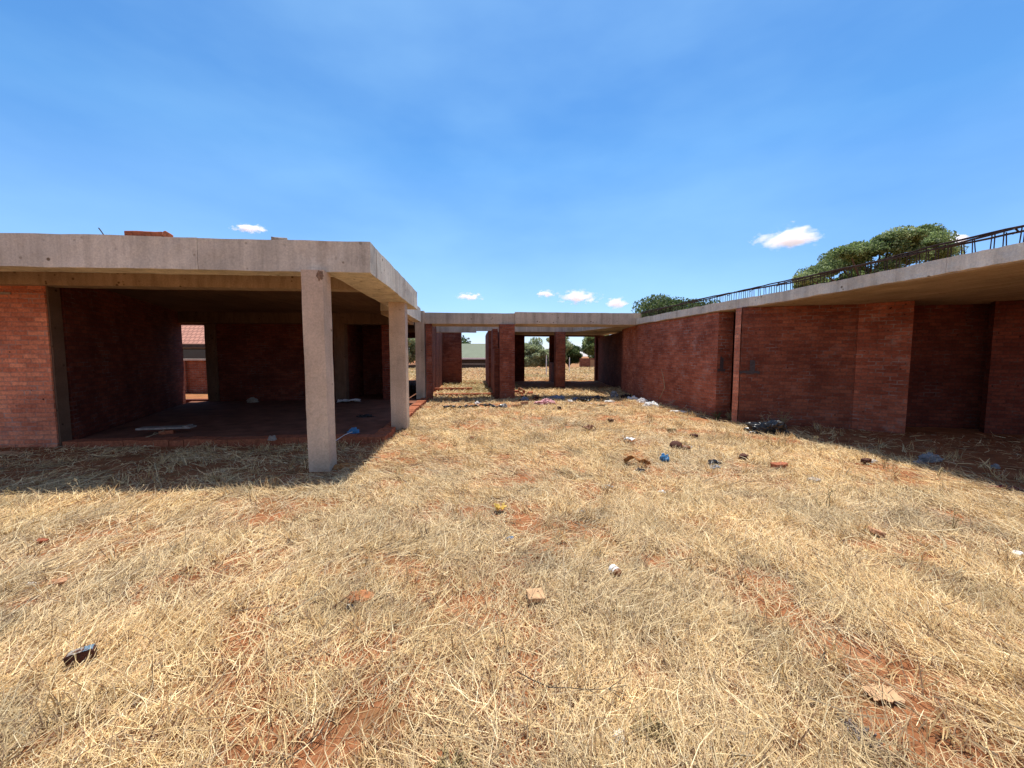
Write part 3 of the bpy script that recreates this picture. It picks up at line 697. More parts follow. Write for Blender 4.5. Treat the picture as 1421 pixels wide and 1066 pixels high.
def post(px, py, top, label):
    x, y = g(px, py); o = empty('fence_post', (x, y, gz(x, y)), label, 'post')
    part('shaft', 'whitepaint', o, lambda m: m.tube([(0, 0, -.1), (.01, 0, top)], .035, 8))
    part('cap', 'stone', o, lambda m: m.tube([(.01, 0, top - .005), (.012, 0, top + .05)], [.05, .02], 8))
post(758, 521, 1.5, 'thin pale post standing in the field behind the left rear doorway')
post(790, 517, 1.3, 'thin white post at the left jamb of the right rear doorway')

# ------------------------------------------------------------------ loose things
def chipped(name, loc, size, rz, mat, label, cat, group=None, tilt=(0, 0), amp=.010, seed=0, z=None, parts=None):
    """a brick or stone fragment: bevelled, chipped block"""
    bm = bmesh.new(); bmesh.ops.create_cube(bm, size=1)
    for v in bm.verts: v.co = Vector((v.co.x * size[0], v.co.y * size[1], v.co.z * size[2]))
    bmesh.ops.bevel(bm, geom=bm.edges[:], offset=min(size) * .10, segments=1, affect='EDGES')
    bmesh.ops.subdivide_edges(bm, edges=bm.edges[:], cuts=2, use_grid_fill=True)
    for v in bm.verts: v.co += mnoise.noise_vector(v.co * 14 + Vector((seed * 3.1, 0, 0))) * amp + mnoise.noise_vector(v.co * 40 + Vector((seed, 5, 0))) * amp * .4
    me = bpy.data.meshes.new(name); bm.to_mesh(me); bm.free(); me.materials.append(M[mat])
    o = bpy.data.objects.new(name, me); col.objects.link(o)
    x, y = loc; zz = gz(x, y) + .022 if z is None else z
    o.location = (x, y, zz + size[2] * .45); o.rotation_euler = (tilt[0], tilt[1], rz)
    return tag(o, label, cat, group)

def crumple(name, loc, size, mat, label, cat, group=None, rz=0, seed=0, z=None, sub=4, amp=.35):
    """a crumpled bag, rag or heap of film"""
    bm = bmesh.new(); bmesh.ops.create_icosphere(bm, subdivisions=sub, radius=.5)
    off = Vector((seed * 7.3, seed * 1.9, 0))
    for v in bm.verts:
        n = v.co.normalized()
        r = 1 + amp * (mnoise.noise(n * 2.0 + off) + .8 * abs(mnoise.noise(n * 4.5 + off)) - .2) + amp * .35 * abs(mnoise.noise(n * 10 + off))
        p = n * .5 * r; zz = p.z
        v.co = Vector((p.x * size[0], p.y * size[1], (max(zz, -.12) + .12) * size[2] * 1.5 + .04 * size[2] * mnoise.noise(n * 9 + off)))
    me = bpy.data.meshes.new(name); bm.to_mesh(me); bm.free(); me.materials.append(M[mat])
    o = bpy.data.objects.new(name, me); col.objects.link(o); x, y = loc
    o.location = (x, y, (gz(x, y) if z is None else z)); o.rotation_euler = (0, 0, rz)
    return tag(o, label, cat, group)

def sheet(name, loc, size, mat, label, cat, rz=0, seed=0, z=None, amp=.03, tilt=(0, 0), group=None, thick=.002):
    """a creased flat sheet with real thickness and torn edges"""
    n = 10; v = []; f = []
    rd = random.Random(seed)
    for j in range(n + 1):
        for i in range(n + 1):
            x = (i / n - .5) * size[0]; y = (j / n - .5) * size[1]
            e = .10 * min(size) if i in (0, n) or j in (0, n) else 0
            q = Vector((x * 6 / max(size) * .5, y * 6 / max(size) * .5, seed))
            v.append((x + rd.uniform(-e, e), y + rd.uniform(-e, e), amp * (.5 + mnoise.noise(q)) + amp * .5 * abs(mnoise.noise(q * 2.7))))
    for j in range(n):
        for i in range(n): f.append((j * (n + 1) + i, j * (n + 1) + i + 1, (j + 1) * (n + 1) + i + 1, (j + 1) * (n + 1) + i))
    o = link_mesh(name, v, f, M[mat]); md = o.modifiers.new('thickness', 'SOLIDIFY'); md.thickness = thick
    x, y = loc; o.location = (x, y, (gz(x, y) if z is None else z) + .025); o.rotation_euler = (tilt[0], tilt[1], rz)
    return tag(o, label, cat, group)

def twig(name, loc, ln, rz, mat, label, cat='twig', r=.006, rise=.05, branches=3, seed=0, z=None, group=None, curve=.25):
    rd = random.Random(seed); m = MB(); pts = []; n = 7
    for i in range(n):
        t = i / (n - 1); pts.append(Vector(((t - .5) * ln, curve * ln * (t - .5) ** 2 * 2 + rd.uniform(-.02, .02) * ln, .012 + rise * t + rd.uniform(0, .02) * ln)))
    m.tube(pts, [r * (1 - .7 * i / (n - 1)) for i in range(n)], 6)
    for b in range(branches):
        k = rd.randrange(2, n - 1); s = rd.choice((-1, 1)); l = ln * rd.uniform(.18, .4)
        d = Vector((.75, s * .6, rd.uniform(.1, .7))).normalized()
        m.tube([pts[k], pts[k] + d * l * .5 + Vector((0, 0, rd.uniform(-.01, .02))), pts[k] + d * l], [r * .6, r * .4, r * .15], 5)
    o = m.build(name, M[mat], None, True); x, y = loc
    o.location = (x, y, gz(x, y) if z is None else z); o.rotation_euler = (0, 0, rz)
    return tag(o, label, cat, group)

def weed(loc, h, label, n=7, mat='weed', seed=0, spread=.5, group=None, z=None, name='dry_weed'):
    rd = random.Random(seed); m = MB()
    for i in range(n):
        a = rd.uniform(0, 6.28); l = h * rd.uniform(.55, 1.05); s = spread * rd.uniform(.2, 1)
        p0 = Vector((rd.uniform(-.02, .02), rd.uniform(-.02, .02), -.02)); d = Vector((math.cos(a) * s, math.sin(a) * s, 1)).normalized()
        p1 = p0 + d * l * .5; p2 = p0 + d * l + Vector((math.cos(a), math.sin(a), 0)) * l * .15
        m.tube([p0, p1, p2], [.0045, .0035, .0018], 5)
        for k in range(4):
            q = p1.lerp(p2, rd.random()); e = Vector((rd.uniform(-1, 1), rd.uniform(-1, 1), rd.uniform(0, 1))).normalized() * h * .14
            m.tube([q, q + e], [.002, .004], 4)
    o = m.build(name, M[mat], None, True); x, y = loc; o.location = (x, y, gz(x, y) if z is None else z)
    return tag(o, label, 'weed', group)

LB = 'loose bricks and brick fragments'
B = (.215, .103, .07)
# on the left roof
for i, (px, rz, lab, sz) in enumerate([(190, .0, 'left one of three red bricks lying on the left roof edge', B), (214, .05, 'middle one of three red bricks on the left roof edge', B), (229, .9, 'tilted broken brick at the right end of the three on the roof edge', (.10, .10, .073))]):
    p = at_y(px, 323, 5.33); chipped('brick', (p.x, 5.33 + .012 * i), sz, rz, 'loose_brick', lab, 'brick', LB, (0, .5 if i == 2 else 0), .005, i, 2.957)
p = at_y(388, 330, 5.34); chipped('stone', (p.x, 5.34), (.17, .1, .05), .3, 'stone', 'grey stone lying on the left roof edge', 'stone', None, (0, 0), .02, 5, 2.95)
p = at_y(141, 322, 5.33); o = MB().tube([(0, 0, -.05), (0, .0, .02), (-.03, 0, .07), (-.05, 0, .10)], .006, 6).build('reinforcing_bar', M['steel']); o.location = (p.x + .02, 5.33, 2.96); tag(o, 'short bent steel bar sticking up from the left roof edge', 'steel bar')

# yard, near
x, y = g(116, 923)
o = chipped('brick', (x, y), (.095, .042, .062), .42, 'dark_brick', 'dark burnt brick with a blue grey glazed end, lying alone in the near left straw', 'brick', LB, (.05, -.05), .012, 3)
gl = sheet('glaze', (0, 0), (.036, .038), 'slate_paint', None, None, 0, 3, 0, .003); gl.parent = o; gl.location = (.025, 0, .0335)
gl = sheet('glaze', (0, 0), (.046, .038), 'stone', None, None, 0, 4, 0, .003); gl.parent = o; gl.location = (-.020, 0, .0330); gl['label'] = 'pale top face'  # pale sheet laid over the left part of the top
x, y = g(743, 834); o = chipped('brick', (x, y), (.10, .11, .03), .05, 'card', 'flat pale orange broken tile with a hole, half covered by straw', 'brick', LB, (0, 0), .008, 8)
part('hole', 'dark_brick', o, lambda m: m.tube([(.015, .012, .012), (.015, .012, .018)], .009, 8))
x, y = g(854, 799)
can = empty('jar', (x, y, gz(x, y) + .042), 'small brown jar with white bands lying on its side in the straw', 'jar'); can.rotation_euler = (0, 0, .25); can.scale = (.78, .78, .78)
def lathe(m, prof, n=20):
    v = []; f = []
    for (yy, r) in prof:
        for k in range(n): a = 2 * math.pi * k / n; v.append((math.cos(a) * r, yy, math.sin(a) * r))
    for i in range(len(prof) - 1):
        for k in range(n): f.append((i * n + k, i * n + (k + 1) % n, (i + 1) * n + (k + 1) % n, (i + 1) * n + k))
    f.append(tuple(range(n))); f.append(tuple((len(prof) - 1) * n + k for k in range(n)))
    m.add(v, f)
part('body', 'brown', can, lambda m: lathe(m, [(-.052, .018), (-.05, .026), (-.046, .034), (-.03, .040), (.05, .040), (.058, .034), (.06, .01)]), True)
part('band', 'white', can, lambda m: lathe(m, [(-.022, .0405), (-.02, .0418), (-.004, .0418), (-.002, .0405)]), True)
part('band', 'white', can, lambda m: lathe(m, [(.008, .0405), (.01, .0418), (.045, .0418), (.047, .0405)]), True)
part('rim', 'brown', can, lambda m: lathe(m, [(-.062, .021), (-.062, .027), (-.0525, .027), (-.0525, .021)]), True)
sheet('cardboard', g(1224, 966), (.12, .085), 'card', 'torn flat piece of orange brown cardboard beside bare red soil', 'cardboard', -.25, 4, None, .004, (0, 0), None, .004)
crumple('paper', g(1247, 972), (.05, .02, .012), 'paper', 'tiny white paper scrap by the corner of the cardboard', 'paper', None, .4, 4)
sheet('paper', g(694, 714), (.10, .07), 'yellow', 'crumpled yellow paper lying in the straw', 'paper', .3, 7, None, .05)
crumple('paper', g(862, 1027), (.07, .05, .03), 'paper', 'shredded white paper lump near the bottom of the yard', 'paper', None, .4, 14, None, 4, .6)
weed(g(1195, 1020), .07, 'grey dead weed mat with curled stems in the near right straw', 60, 'greyweed', 2, 2.6)
weed(g(905, 1020), .09, 'golden dry grass tuft near the bottom of the yard', 50, 'weed', 3, 1.2)
weed(g(625, 1075), .08, 'golden dry grass tuft at the bottom left of the middle', 40, 'weed', 4, 1.2)
twig('twig', g(1165, 882), .34, 2.15, 'twig', 'long curved pale twig lying over the near right straw', r=.004, seed=3, branches=2)
twig('twig', g(1144, 912), .12, .6, 'dark_twig', 'short dark twig left of the long pale one', r=.007, seed=4, branches=0)
twig('twig', g(985, 1018), .12, .9, 'twig', 'short pale stick near the bottom right of the middle', r=.005, seed=5, branches=0)
twig('twig', g(1020, 1060), .12, -.8, 'twig', 'short forked stick at the bottom edge right of the middle', r=.006, seed=6, branches=1)
twig('twig', g(1308, 755), .30, .95, 'twig', 'pale stick with a dark cut end on the right of the yard', r=.014, seed=7, branches=0, rise=.03)
twig('twig', g(790, 967), .5, -.35, 'dark_twig', 'thin dark twigs lying flat in the near middle straw', r=.003, seed=8, branches=5)
twig('twig', g(430, 1045), .22, .7, 'dark_twig', 'dark broken twigs in the near left red soil', r=.003, seed=18, branches=4)
crumple('stone', g(1412, 770), (.08, .06, .03), 'white', 'small white stone at the right edge of the yard', 'stone', None, .3, 9, None, 3, .2)
crumple('stone', g(43, 815), (.05, .03, .02), 'white', 'small white stone at the left edge of the yard', 'stone', None, .3, 10, None, 3, .2)
chipped('stone', g(80, 818), (.10, .06, .02), .2, 'pale_brick', 'flat orange stone beside the small white stone', 'stone', None, (0, 0), .015, 11)
for i, (px, py, sz, mat, lab, tl) in enumerate([
        (60, 757, (.06, .035, .03), 'loose_brick', 'small red brick chip in the left straw', .2),
        (1081, 650, (.22, .10, .075), 'loose_brick', 'whole red brick lying in the straw on the right', 0),
        (1130, 670, (.16, .09, .04), 'stone', 'brown grey brick end right of the whole red brick', .1),
        (1032, 636, (.20, .10, .05), 'dark_brick', 'sunken dark brick left of the whole red brick', .1),
        (1217, 743, (.12, .08, .04), 'pale_brick', 'small orange brick chip on the right, in front of bare soil', .3),
        (655, 611, (.07, .06, .05), 'loose_brick', 'small red brick chip alone in the middle of the yard', .4),
        (776, 568, (.12, .09, .07), 'dark_brick', 'dark brick chip right of the pink cloth', .1),
        (763, 573, (.10, .06, .04), 'dark_brick', 'flat dark chip just below the pink cloth', .1),
        (847, 587, (.13, .08, .05), 'dark_brick', 'dark brick chip on the bare soil towards the right wall', .1),
        (836, 565, (.16, .10, .06), 'dark_brick', 'dark brick lying near the far wall corner', .2),
        (963, 609, (.13, .09, .05), 'dark_brick', 'flat dark chip beyond the brown jug shard', .1),
        (932, 602, (.16, .09, .06), 'weed', 'tan clod in the straw near the right wall', .1),
        (717, 565, (.30, .10, .06), 'pale_brick', 'pale brick fragment in front of the broad brick pier', .2),
        (728, 562, (.22, .11, .07), 'pale_brick', 'pale brick between the broad pier and the pink cloth', .1)]):
    chipped('brick' if 'brick' in lab else 'stone', g(px, py), sz, .25 * i, mat, lab, 'brick' if 'brick' in lab else 'stone', LB if 'brick' in lab else None, (tl, tl * .5), .012, 20 + i)
# brown jug shard, orange strip, plastics
jx, jy = g(937, 624); jug = empty('jug', (jx, jy, gz(jx, jy) + .06), 'dark brown broken jug shard lying in the middle right straw', 'jug'); jug.rotation_euler = (0, 0, .9)
part('bowl', 'dark_brick', jug, lambda m: lathe(m, [(-.10, .03), (-.09, .07), (-.02, .095), (.05, .085), (.08, .05), (.085, .01)], 14), True)
part('spout', 'brown', jug, lambda m: m.tube([(0, -.08, -.01), (.01, -.15, .0), (.03, -.21, -.02)], [.05, .035, .05], 10), True)
sheet('plastic_strip', g(884, 648), (.34, .09), 'leafbrown', 'bent orange strip with dark ends, lying left of the blue plastic', 'plastic', -.5, 31, None, .10)
crumple('plastic_bag', g(887, 656), (.12, .08, .05), 'black', 'small black scrap touching the orange strip', 'plastic bag', None, 0, 32, None, 4, .5)
crumple('plastic_bag', g(922, 641), (.13, .10, .10), 'blue', 'small crumpled blue plastic in the yard', 'plastic bag', None, .3, 33, None, 4, .6)
sheet('plastic_bag', g(872, 615), (.18, .14), 'white', 'white plastic sheet left of the brown jug shard', 'plastic bag', .4, 34, None, .09)
crumple('plastic_bag', g(957, 623), (.08, .07, .06), 'white', 'tiny white plastic just right of the brown jug shard', 'plastic bag', None, .4, 35, None, 4, .6)
crumple('plastic_bag', g(991, 645), (.15, .10, .07), 'black', 'small black plastic with grey film below it, centre right', 'plastic bag', None, .2, 36, None, 4, .6)
crumple('plastic_bag', g(992, 650), (.14, .08, .04), 'film', 'greyish film under the small black plastic', 'plastic bag', None, .2, 37, None, 4, .6)
crumple('plastic_bag', g(842, 678), (.13, .08, .03), 'film', 'bluish clear film flattened in the middle straw', 'plastic bag', None, .2, 38, None, 4, .6)
crumple('plastic_bag', g(919, 686), (.08, .05, .03), 'white', 'white scrap in the straw below the blue plastic', 'plastic bag', None, .2, 39, None, 4, .6)
crumple('plastic_bag', g(808, 713), (.10, .05, .02), 'film', 'small grey blue film scrap right of the yellow paper', 'plastic bag', None, .2, 40, None, 4, .6)
crumple('plastic_bag', g(707, 749), (.07, .04, .02), 'blue', 'tiny pale blue scrap below the yellow paper', 'plastic bag', None, .2, 41, None, 4, .6)
crumple('earth_clod', g(500, 832), (.17, .11, .03), 'floor_red', 'low clod of bare red earth in the left straw', 'earth clod', None, 0, 98, None, 4, .25)
crumple('plastic_bag', g(485, 846), (.05, .04, .03), 'black', 'tiny black scrap beside the red earth clod', 'plastic bag', None, .2, 42, None, 3, .5)
crumple('plastic_bag', g(1190, 707), (.09, .06, .03), 'film', 'clear scrap in the straw on the right, behind the orange chip', 'plastic bag', None, .2, 43, None, 4, .5)
sheet('paper', g(817, 600), (.26, .16), 'brown', 'folded brown paper on the bare soil in the middle distance', 'paper', .6, 44, None, .09)
crumple('plastic_bag', g(975, 662 - 32), (.10, .05, .02), 'paper', 'flat pale scrap right of the tiny white plastic', 'plastic bag', None, .2, 45, None, 4, .5)

# far edge of the yard: rubbish garland, cloths, brick heap
def garland():
    m = MB(); rd = random.Random(5)
    a = g(617, 569); b = g(699, 566); pts = []
    for i in range(26):
        t = i / 25; x = a[0] + (b[0] - a[0]) * t; y = a[1] + (b[1] - a[1]) * t + .22 * math.sin(t * 3.1) + rd.uniform(-.08, .08)
        pts.append((x, y, gz(x, y) + .05 + rd.uniform(-.015, .04)))
    m.tube(pts, [rd.uniform(.012, .05) for _ in pts], 7)
    for p in pts[::2]: m.tube([p, (p[0] + rd.uniform(-.1, .1), p[1] + rd.uniform(-.15, .05), p[2] + rd.uniform(0, .06))], [.03, .008], 5)
    o = m.build('torn_plastic', M['black']); tag(o, 'long twisted strand of black rubbish lying across the far end of the yard', 'rubbish')
garland()
crumple('plastic_bottle', g(699, 566), (.20, .16, .14), 'film', 'clear plastic bottle lump at the right end of the black strand', 'plastic bottle', None, .3, 50)
crumple('cloth', g(757, 562), (.50, .30, .15), 'pink', 'crumpled pink and white cloth at the far end of the yard', 'cloth', None, .1, 51, None, 5, .6)
crumple('cloth', g(773, 555), (.50, .30, .16), 'grey_cloth', 'blue grey cloth in the shade behind the pink cloth', 'cloth', None, .1, 52, None, 4, .6)
crumple('plastic_bag', g(662, 560), (.16, .12, .08), 'white', 'white bag in front of the passage footing', 'plastic bag', None, .1, 53, None, 4, .6)
crumple('plastic_bag', g(590, 558), (.14, .08, .05), 'white', 'white scrap at the foot of the grey concrete column', 'plastic bag', None, .1, 54, None, 4, .6)
crumple('plastic_bag', g(790, 559), (.22, .14, .10), 'paper', 'dirty white paper heap right of the pink cloth', 'plastic bag', None, .1, 55, None, 4, .6)
crumple('plastic_bag', g(852, 552), (.24, .2, .24), 'film', 'upright clear bag in the far shaded corner', 'plastic bag', None, .1, 56, None, 4, .6)
crumple('plastic_bag', g(846, 558), (.30, .14, .06), 'paper', 'flat whitish film below the upright clear bag', 'plastic bag', None, .1, 57, None, 4, .6)
for i, (px, py, w_, lab) in enumerate([(878, 556, .34, 'white bag nearest the far corner of the right wall'), (891, 559, .28, 'white and brown bag second along the right wall'), (903, 564, .36, 'open white plastic tub lying third along the right wall'), (942, 571, .42, 'pale strip of packing lying along the right wall')]):
    crumple('plastic_bag', g(px, py), (w_, w_ * (.35 if i == 3 else .6), .14 if i < 3 else .05), 'white', lab, 'plastic bag', 'white rubbish along the right wall', -.6, 60 + i, None, 4, .6)
twig('branch', g(922, 566), 1.5, -.75, 'twig', 'thin dry creeper stem trailing along the foot of the right wall', 'branch', r=.014, rise=.06, branches=5, seed=30)
o = MB().tube([(5.60, 11.35, .35), (5.625, 11.1, .7), (5.61, 11.2, 1.05), (5.60, 11.3, 1.25)], [.012, .012, .010, .005], 6).build('creeper_stem', M['twig']); tag(o, 'dry creeper stem climbing the right wall', 'creeper')
o.location = (-.06, 0, -.15)
twig('twig', g(952, 570), .6, .7, 'twig', 'pale forked twig leaning at the foot of the right wall', r=.008, rise=.3, branches=1, seed=31)
for i, (px, py, w_, mt, lab) in enumerate([(812, 557, .5, 'black', 'black rubbish in the shade strip left of the upright clear bag'), (828, 555, .45, 'black', 'black plastic just left of the upright clear bag'), (868, 553, .5, 'black', 'black plastic behind the whitest bags in the far corner'), (800, 556, .35, 'grey_cloth', 'grey rag in the shade strip right of the dirty paper heap'), (745, 556, .4, 'dark_brick', 'dark rubbish in the shade strip left of the blue grey cloth'), (728, 557, .35, 'grey_cloth', 'grey film lying before the brick heap'), (840, 562, .16, 'brown', 'brown scrap in front of the upright clear bag'), (822, 561, .12, 'white', 'white scrap in front of the black plastic in the far corner')]):
    crumple('rubbish', g(px, py), (w_, w_ * .6, w_ * .28), mt, lab, 'rubbish', None, .3 * i, 110 + i, None, 4, .7)
# brick heap beside the broad pier
rd = random.Random(3); hx, hy = g(722, 545)
names = ['lowest left', 'second lowest', 'third lowest', 'single dark outlying', 'middle left', 'central', 'middle right', 'upper left', 'topmost', 'upper right', 'far right', 'nearest', 'rearmost', 'second from the right']
spots = [(1.40, 13.75, 0), (1.62, 13.72, 0), (1.85, 13.95, 0), (2.05, 13.7, 0), (1.42, 14.1, .07), (1.66, 14.12, .08), (1.86, 14.2, .05), (1.45, 14.25, .15), (1.60, 14.3, .23), (1.72, 14.25, .14), (2.02, 14.35, .02), (1.5, 13.5, 0), (1.55, 14.5, .09), (1.95, 14.15, .09)]
for i, ((x, y, dz), nm) in enumerate(zip(spots, names)):
    chipped('brick', (x, y), B, rd.uniform(0, 3), 'dark_brick' if i in (3, 11) else ('loose_brick' if i % 2 else 'pale_brick'), nm + ' brick of the heap behind the broad pier', 'brick', LB, (rd.uniform(-.35, .35), rd.uniform(-.35, .35)), .006, 80 + i, gz(x, y) + dz)

# inside the left wing
x, y = g(232, 601, .1)
bd = empty('board', (x, y, .11), 'long grey board lying on a brick on the left wing floor', 'board'); bd.rotation_euler = (0, 0, .12)
part('plank', 'wood', bd, lambda m: m.box(-.42, .42, -.10, .10, .075, .105, .1, .004)); part('end_batten', 'wood', bd, lambda m: m.box(.30, .36, -.10, .10, .106, .125, .1, .004))
chipped('brick', (x + .02, y - .04), (.2, .1, .07), .5, 'loose_brick', 'red brick propping the long grey board', 'brick', LB, (0, 0), .008, 70, .09)
twig('twig', (x + .05, y - .30), .28, 1.0, 'twig', 'dry forked twig in front of the long grey board', r=.006, rise=.08, branches=3, seed=33, z=.09)
crumple('stone', g(351, 558, .1), (.30, .2, .14), 'stone', 'pale rubble lump before the back wall of the left wing', 'stone', None, 0, 71, .09, 4, .4)
crumple('stone', g(378, 610, .1), (.12, .1, .08), 'stone', 'small rubble lump at the front edge of the left wing floor', 'stone', None, 0, 72, .09, 4, .4)
sheet('cardboard', g(484, 558, .1), (.62, .45), 'paper', 'pale grey sheet lying on the left wing floor behind the front column', 'cardboard', .3, 73, .09, .06)
crumple('cloth', g(507, 578, .1), (.32, .16, .06), 'black', 'dark rag on the floor between the two concrete columns', 'cloth', None, 0, 74, .09, 4, .5)
crumple('plastic_bag', g(491, 600, .1), (.16, .13, .09), 'blue', 'blue rag tied to the white string on the floor edge', 'plastic bag', None, 0, 75, .09, 4, .6)
a = g(466, 615, .05); b_ = g(489, 601, .1)
o = MB().tube([(a[0] - .35, a[1] - .25, .03), (a[0], a[1], .09), ((a[0] + b_[0]) / 2, (a[1] + b_[1]) / 2 + .03, .125), (b_[0], b_[1], .12)], .006, 6).build('string', M['white']); tag(o, 'white string running to the blue rag', 'string')
crumple('leaf_litter', g(478, 650), (.28, .16, .05), 'leafbrown', 'orange dry leaves beside the foot of the front column', 'leaves', None, 0, 76, None, 4, .8)
sheet('board', (g(-12, 634)[0], g(-12, 634)[1]), (.75, .14), 'card', 'orange brown plank end at the left edge of the picture', 'board', .08, 77, None, .03, (0, 0), None, .02)
twig('twig', (g(-8, 622)[0], g(-8, 622)[1]), .7, .05, 'twig', 'pale stick above the orange plank end at the left edge', r=.014, seed=34, branches=0, rise=.01)
weed(g(112, 686), .20, 'pale branched dead weed standing at the left shadow edge', 6, 'twig', 40, 1.1)
weed(g(185, 687), .15, 'smaller dead weed right of the branched one at the shadow edge', 4, 'twig', 41, 1.2)
weed(g(218, 688), .13, 'lone dead weed third along the left shadow edge', 3, 'twig', 42, .8)
weed(g(20, 688), .14, 'dry weed at the far left of the shadow edge', 9, 'weed', 43, .7)
weed(g(345, 682), .12, 'short dry weed at the shadow edge before the front column', 5, 'weed', 44, .7)

# right wing shade
crumple('tarpaulin', g(1070, 602), (.58, .30, .22), 'black', 'crumpled shiny black plastic heap at the foot of the right wing', 'plastic sheet', None, -.6, 90, None, 5, .8)
crumple('plastic_bag', g(1047, 598), (.22, .16, .08), 'black', 'small black tail of plastic left of the shiny heap', 'plastic bag', None, -.4, 97, None, 4, .8)
weed(g(1062, 594), .38, 'bare pale weed behind the shiny black plastic heap', 6, 'twig', 45, .7)
weed(g(1085, 592), .36, 'leafy brown weed behind the shiny black plastic heap', 12, 'weed', 46, .5)
weed(g(995, 581), .26, 'green brown weed growing in the gap of the right wing', 12, 'greenweed', 47, .7)
weed(g(1013, 582), .28, 'pale grass tuft at the corner by the gap of the right wing', 18, 'weed', 48, .5)
crumple('plastic_bag', g(1290, 640), (.28, .18, .11), 'film', 'large clear bag in the shade under the right roof', 'plastic bag', None, .2, 91, None, 5, .4)
crumple('plastic_bag', g(1275, 645), (.15, .10, .05), 'film', 'smaller clear bag against the large one in the shade', 'plastic bag', None, .2, 92, None, 4, .7)
crumple('plastic_bag', g(1381, 649), (.09, .07, .05), 'film', 'bluish white bag far right in the shade', 'plastic bag', None, .2, 93, None, 4, .6)
crumple('plastic_bag', g(1213, 642), (.12, .06, .05), 'white', 'white scrap on the shadow edge under the right roof', 'plastic bag', None, .2, 94, None, 4, .4)
chipped('brick', g(1201, 643), (.12, .08, .05), .4, 'dark_brick', 'dark brick chip touching the white scrap on the shadow edge', 'brick', LB, (0, 0), .01, 95)
crumple('cloth', g(1392, 678), (.48, .12, .04), 'red_cloth', 'dark red cloth at the right shadow edge', 'cloth', None, -.25, 96, None, 5, .6)
twig('branch', g(1192, 624), .9, -.15, 'twig', 'pale dry branch lying in the shade under the right roof', 'branch', r=.007, rise=.05, branches=4, seed=50)
weed(g(1132, 616), .22, 'single upright dry stalk on the shadow edge under the right roof', 2, 'weed', 49, .1)
weed(g(1148, 706), .33, 'tall thin dark stalk standing in the right straw', 2, 'weed', 51, .05)
weed(g(1137, 706), .14, 'short dark stalk beside the tall thin one', 3, 'weed', 52, .2)
weed(g(1228, 650), .16, 'dry weed right of the white scrap on the shadow edge', 4, 'weed', 53, .3)
weed(g(1302, 663), .18, 'dry weed on the shadow edge below the clear bags', 4, 'weed', 54, .4)
weed(g(1323, 738), .22, 'thin dry stalk behind the pale stick with a dark end', 2, 'weed', 55, .1)

# ------------------------------------------------------------------ clouds: small bodies of vapour far off
def cloud(px, py, wpx, hpx, label, seed, dens=1.0):
    D = 900.0; r = ray(px, py); t = D / r[1]; s = D / F
    o_loc = (r[0] * t, D, EYE + r[2] * t)
    wx, hz = wpx * s, hpx * s
    m, nt = bpy.data.materials.new('cloud_vapour'), None
    m.use_nodes = True; nt = m.node_tree
    for n in list(nt.nodes):
        if n.type != 'OUTPUT_MATERIAL': nt.nodes.remove(n)
    out = nt.nodes['Material Output']
    tc = N(nt, 'ShaderNodeTexCoord')
    # soft ellipsoid falloff in the body's own space, broken up by noise
    ln = N(nt, 'ShaderNodeVectorMath', operation='LENGTH'); L(nt, tc, 'Object', ln, 0)
    off = N(nt, 'ShaderNodeVectorMath', operation='MULTIPLY_ADD'); L(nt, tc, 'Object', off, 0); off.inputs[1].default_value = (wx * .5 / (hz * 1.1), 1, 1); off.inputs[2].default_value = (seed * 3.7, seed, 0)
    no = noise(nt, off, 1.5, 6, .62, 'Vector')
    a = N(nt, 'ShaderNodeMath', operation='SUBTRACT'); a.inputs[0].default_value = .95; L(nt, ln, 'Value', a, 1)
    b = N(nt, 'ShaderNodeMath', operation='MULTIPLY_ADD'); L(nt, no, 'Fac', b, 0); b.inputs[1].default_value = 2.6; b.inputs[2].default_value = -1.62
    c = N(nt, 'ShaderNodeMath', operation='ADD'); L(nt, a, 0, c, 0); L(nt, b, 0, c, 1)
    d = N(nt, 'ShaderNodeMath', operation='MULTIPLY', use_clamp=False); L(nt, c, 0, d, 0); d.inputs[1].default_value = 1.6
    e = N(nt, 'ShaderNodeClamp'); L(nt, d, 0, e, 'Value')
    f = N(nt, 'ShaderNodeMath', operation='MULTIPLY'); L(nt, e, 0, f, 0); f.inputs[1].default_value = dens * 7.0 / hz
    pv = N(nt, 'ShaderNodeVolumePrincipled'); pv.inputs['Color'].default_value = (1, 1, 1, 1); L(nt, f, 0, pv, 'Density'); pv.inputs['Anisotropy'].default_value = .5
    L(nt, pv, 0, out, 'Volume')
    bm = bmesh.new(); bmesh.ops.create_icosphere(bm, subdivisions=3, radius=1); me = bpy.data.meshes.new('cloud'); bm.to_mesh(me); bm.free()
    me.materials.append(m); o = bpy.data.objects.new('cloud', me); col.objects.link(o)
    o.location = o_loc; o.scale = (wx * .62, hz * 1.0, hz * .72)
    return tag(o, label, 'cloud', 'small white clouds')
cloud(1095, 329, 104, 30, 'largest white cloud, above the bars on the right roof', 1)
cloud(803, 412, 62, 17, 'flat bottomed white cloud above the right half of the middle block', 2)
cloud(758, 408, 28, 9, 'tiny cloud touching the left of the flat bottomed one', 3, .8)
cloud(856, 420, 30, 14, 'small round cloud right of the flat bottomed one', 4, .9)
cloud(651, 412, 42, 9, 'thin cloud above the passage lintel', 5, .8)
cloud(348, 317, 44, 10, 'thin cloud just above the left roof edge', 6, .9)
cloud(1320, 334, 60, 18, 'white cloud half hidden by the tree above the right roof', 7)

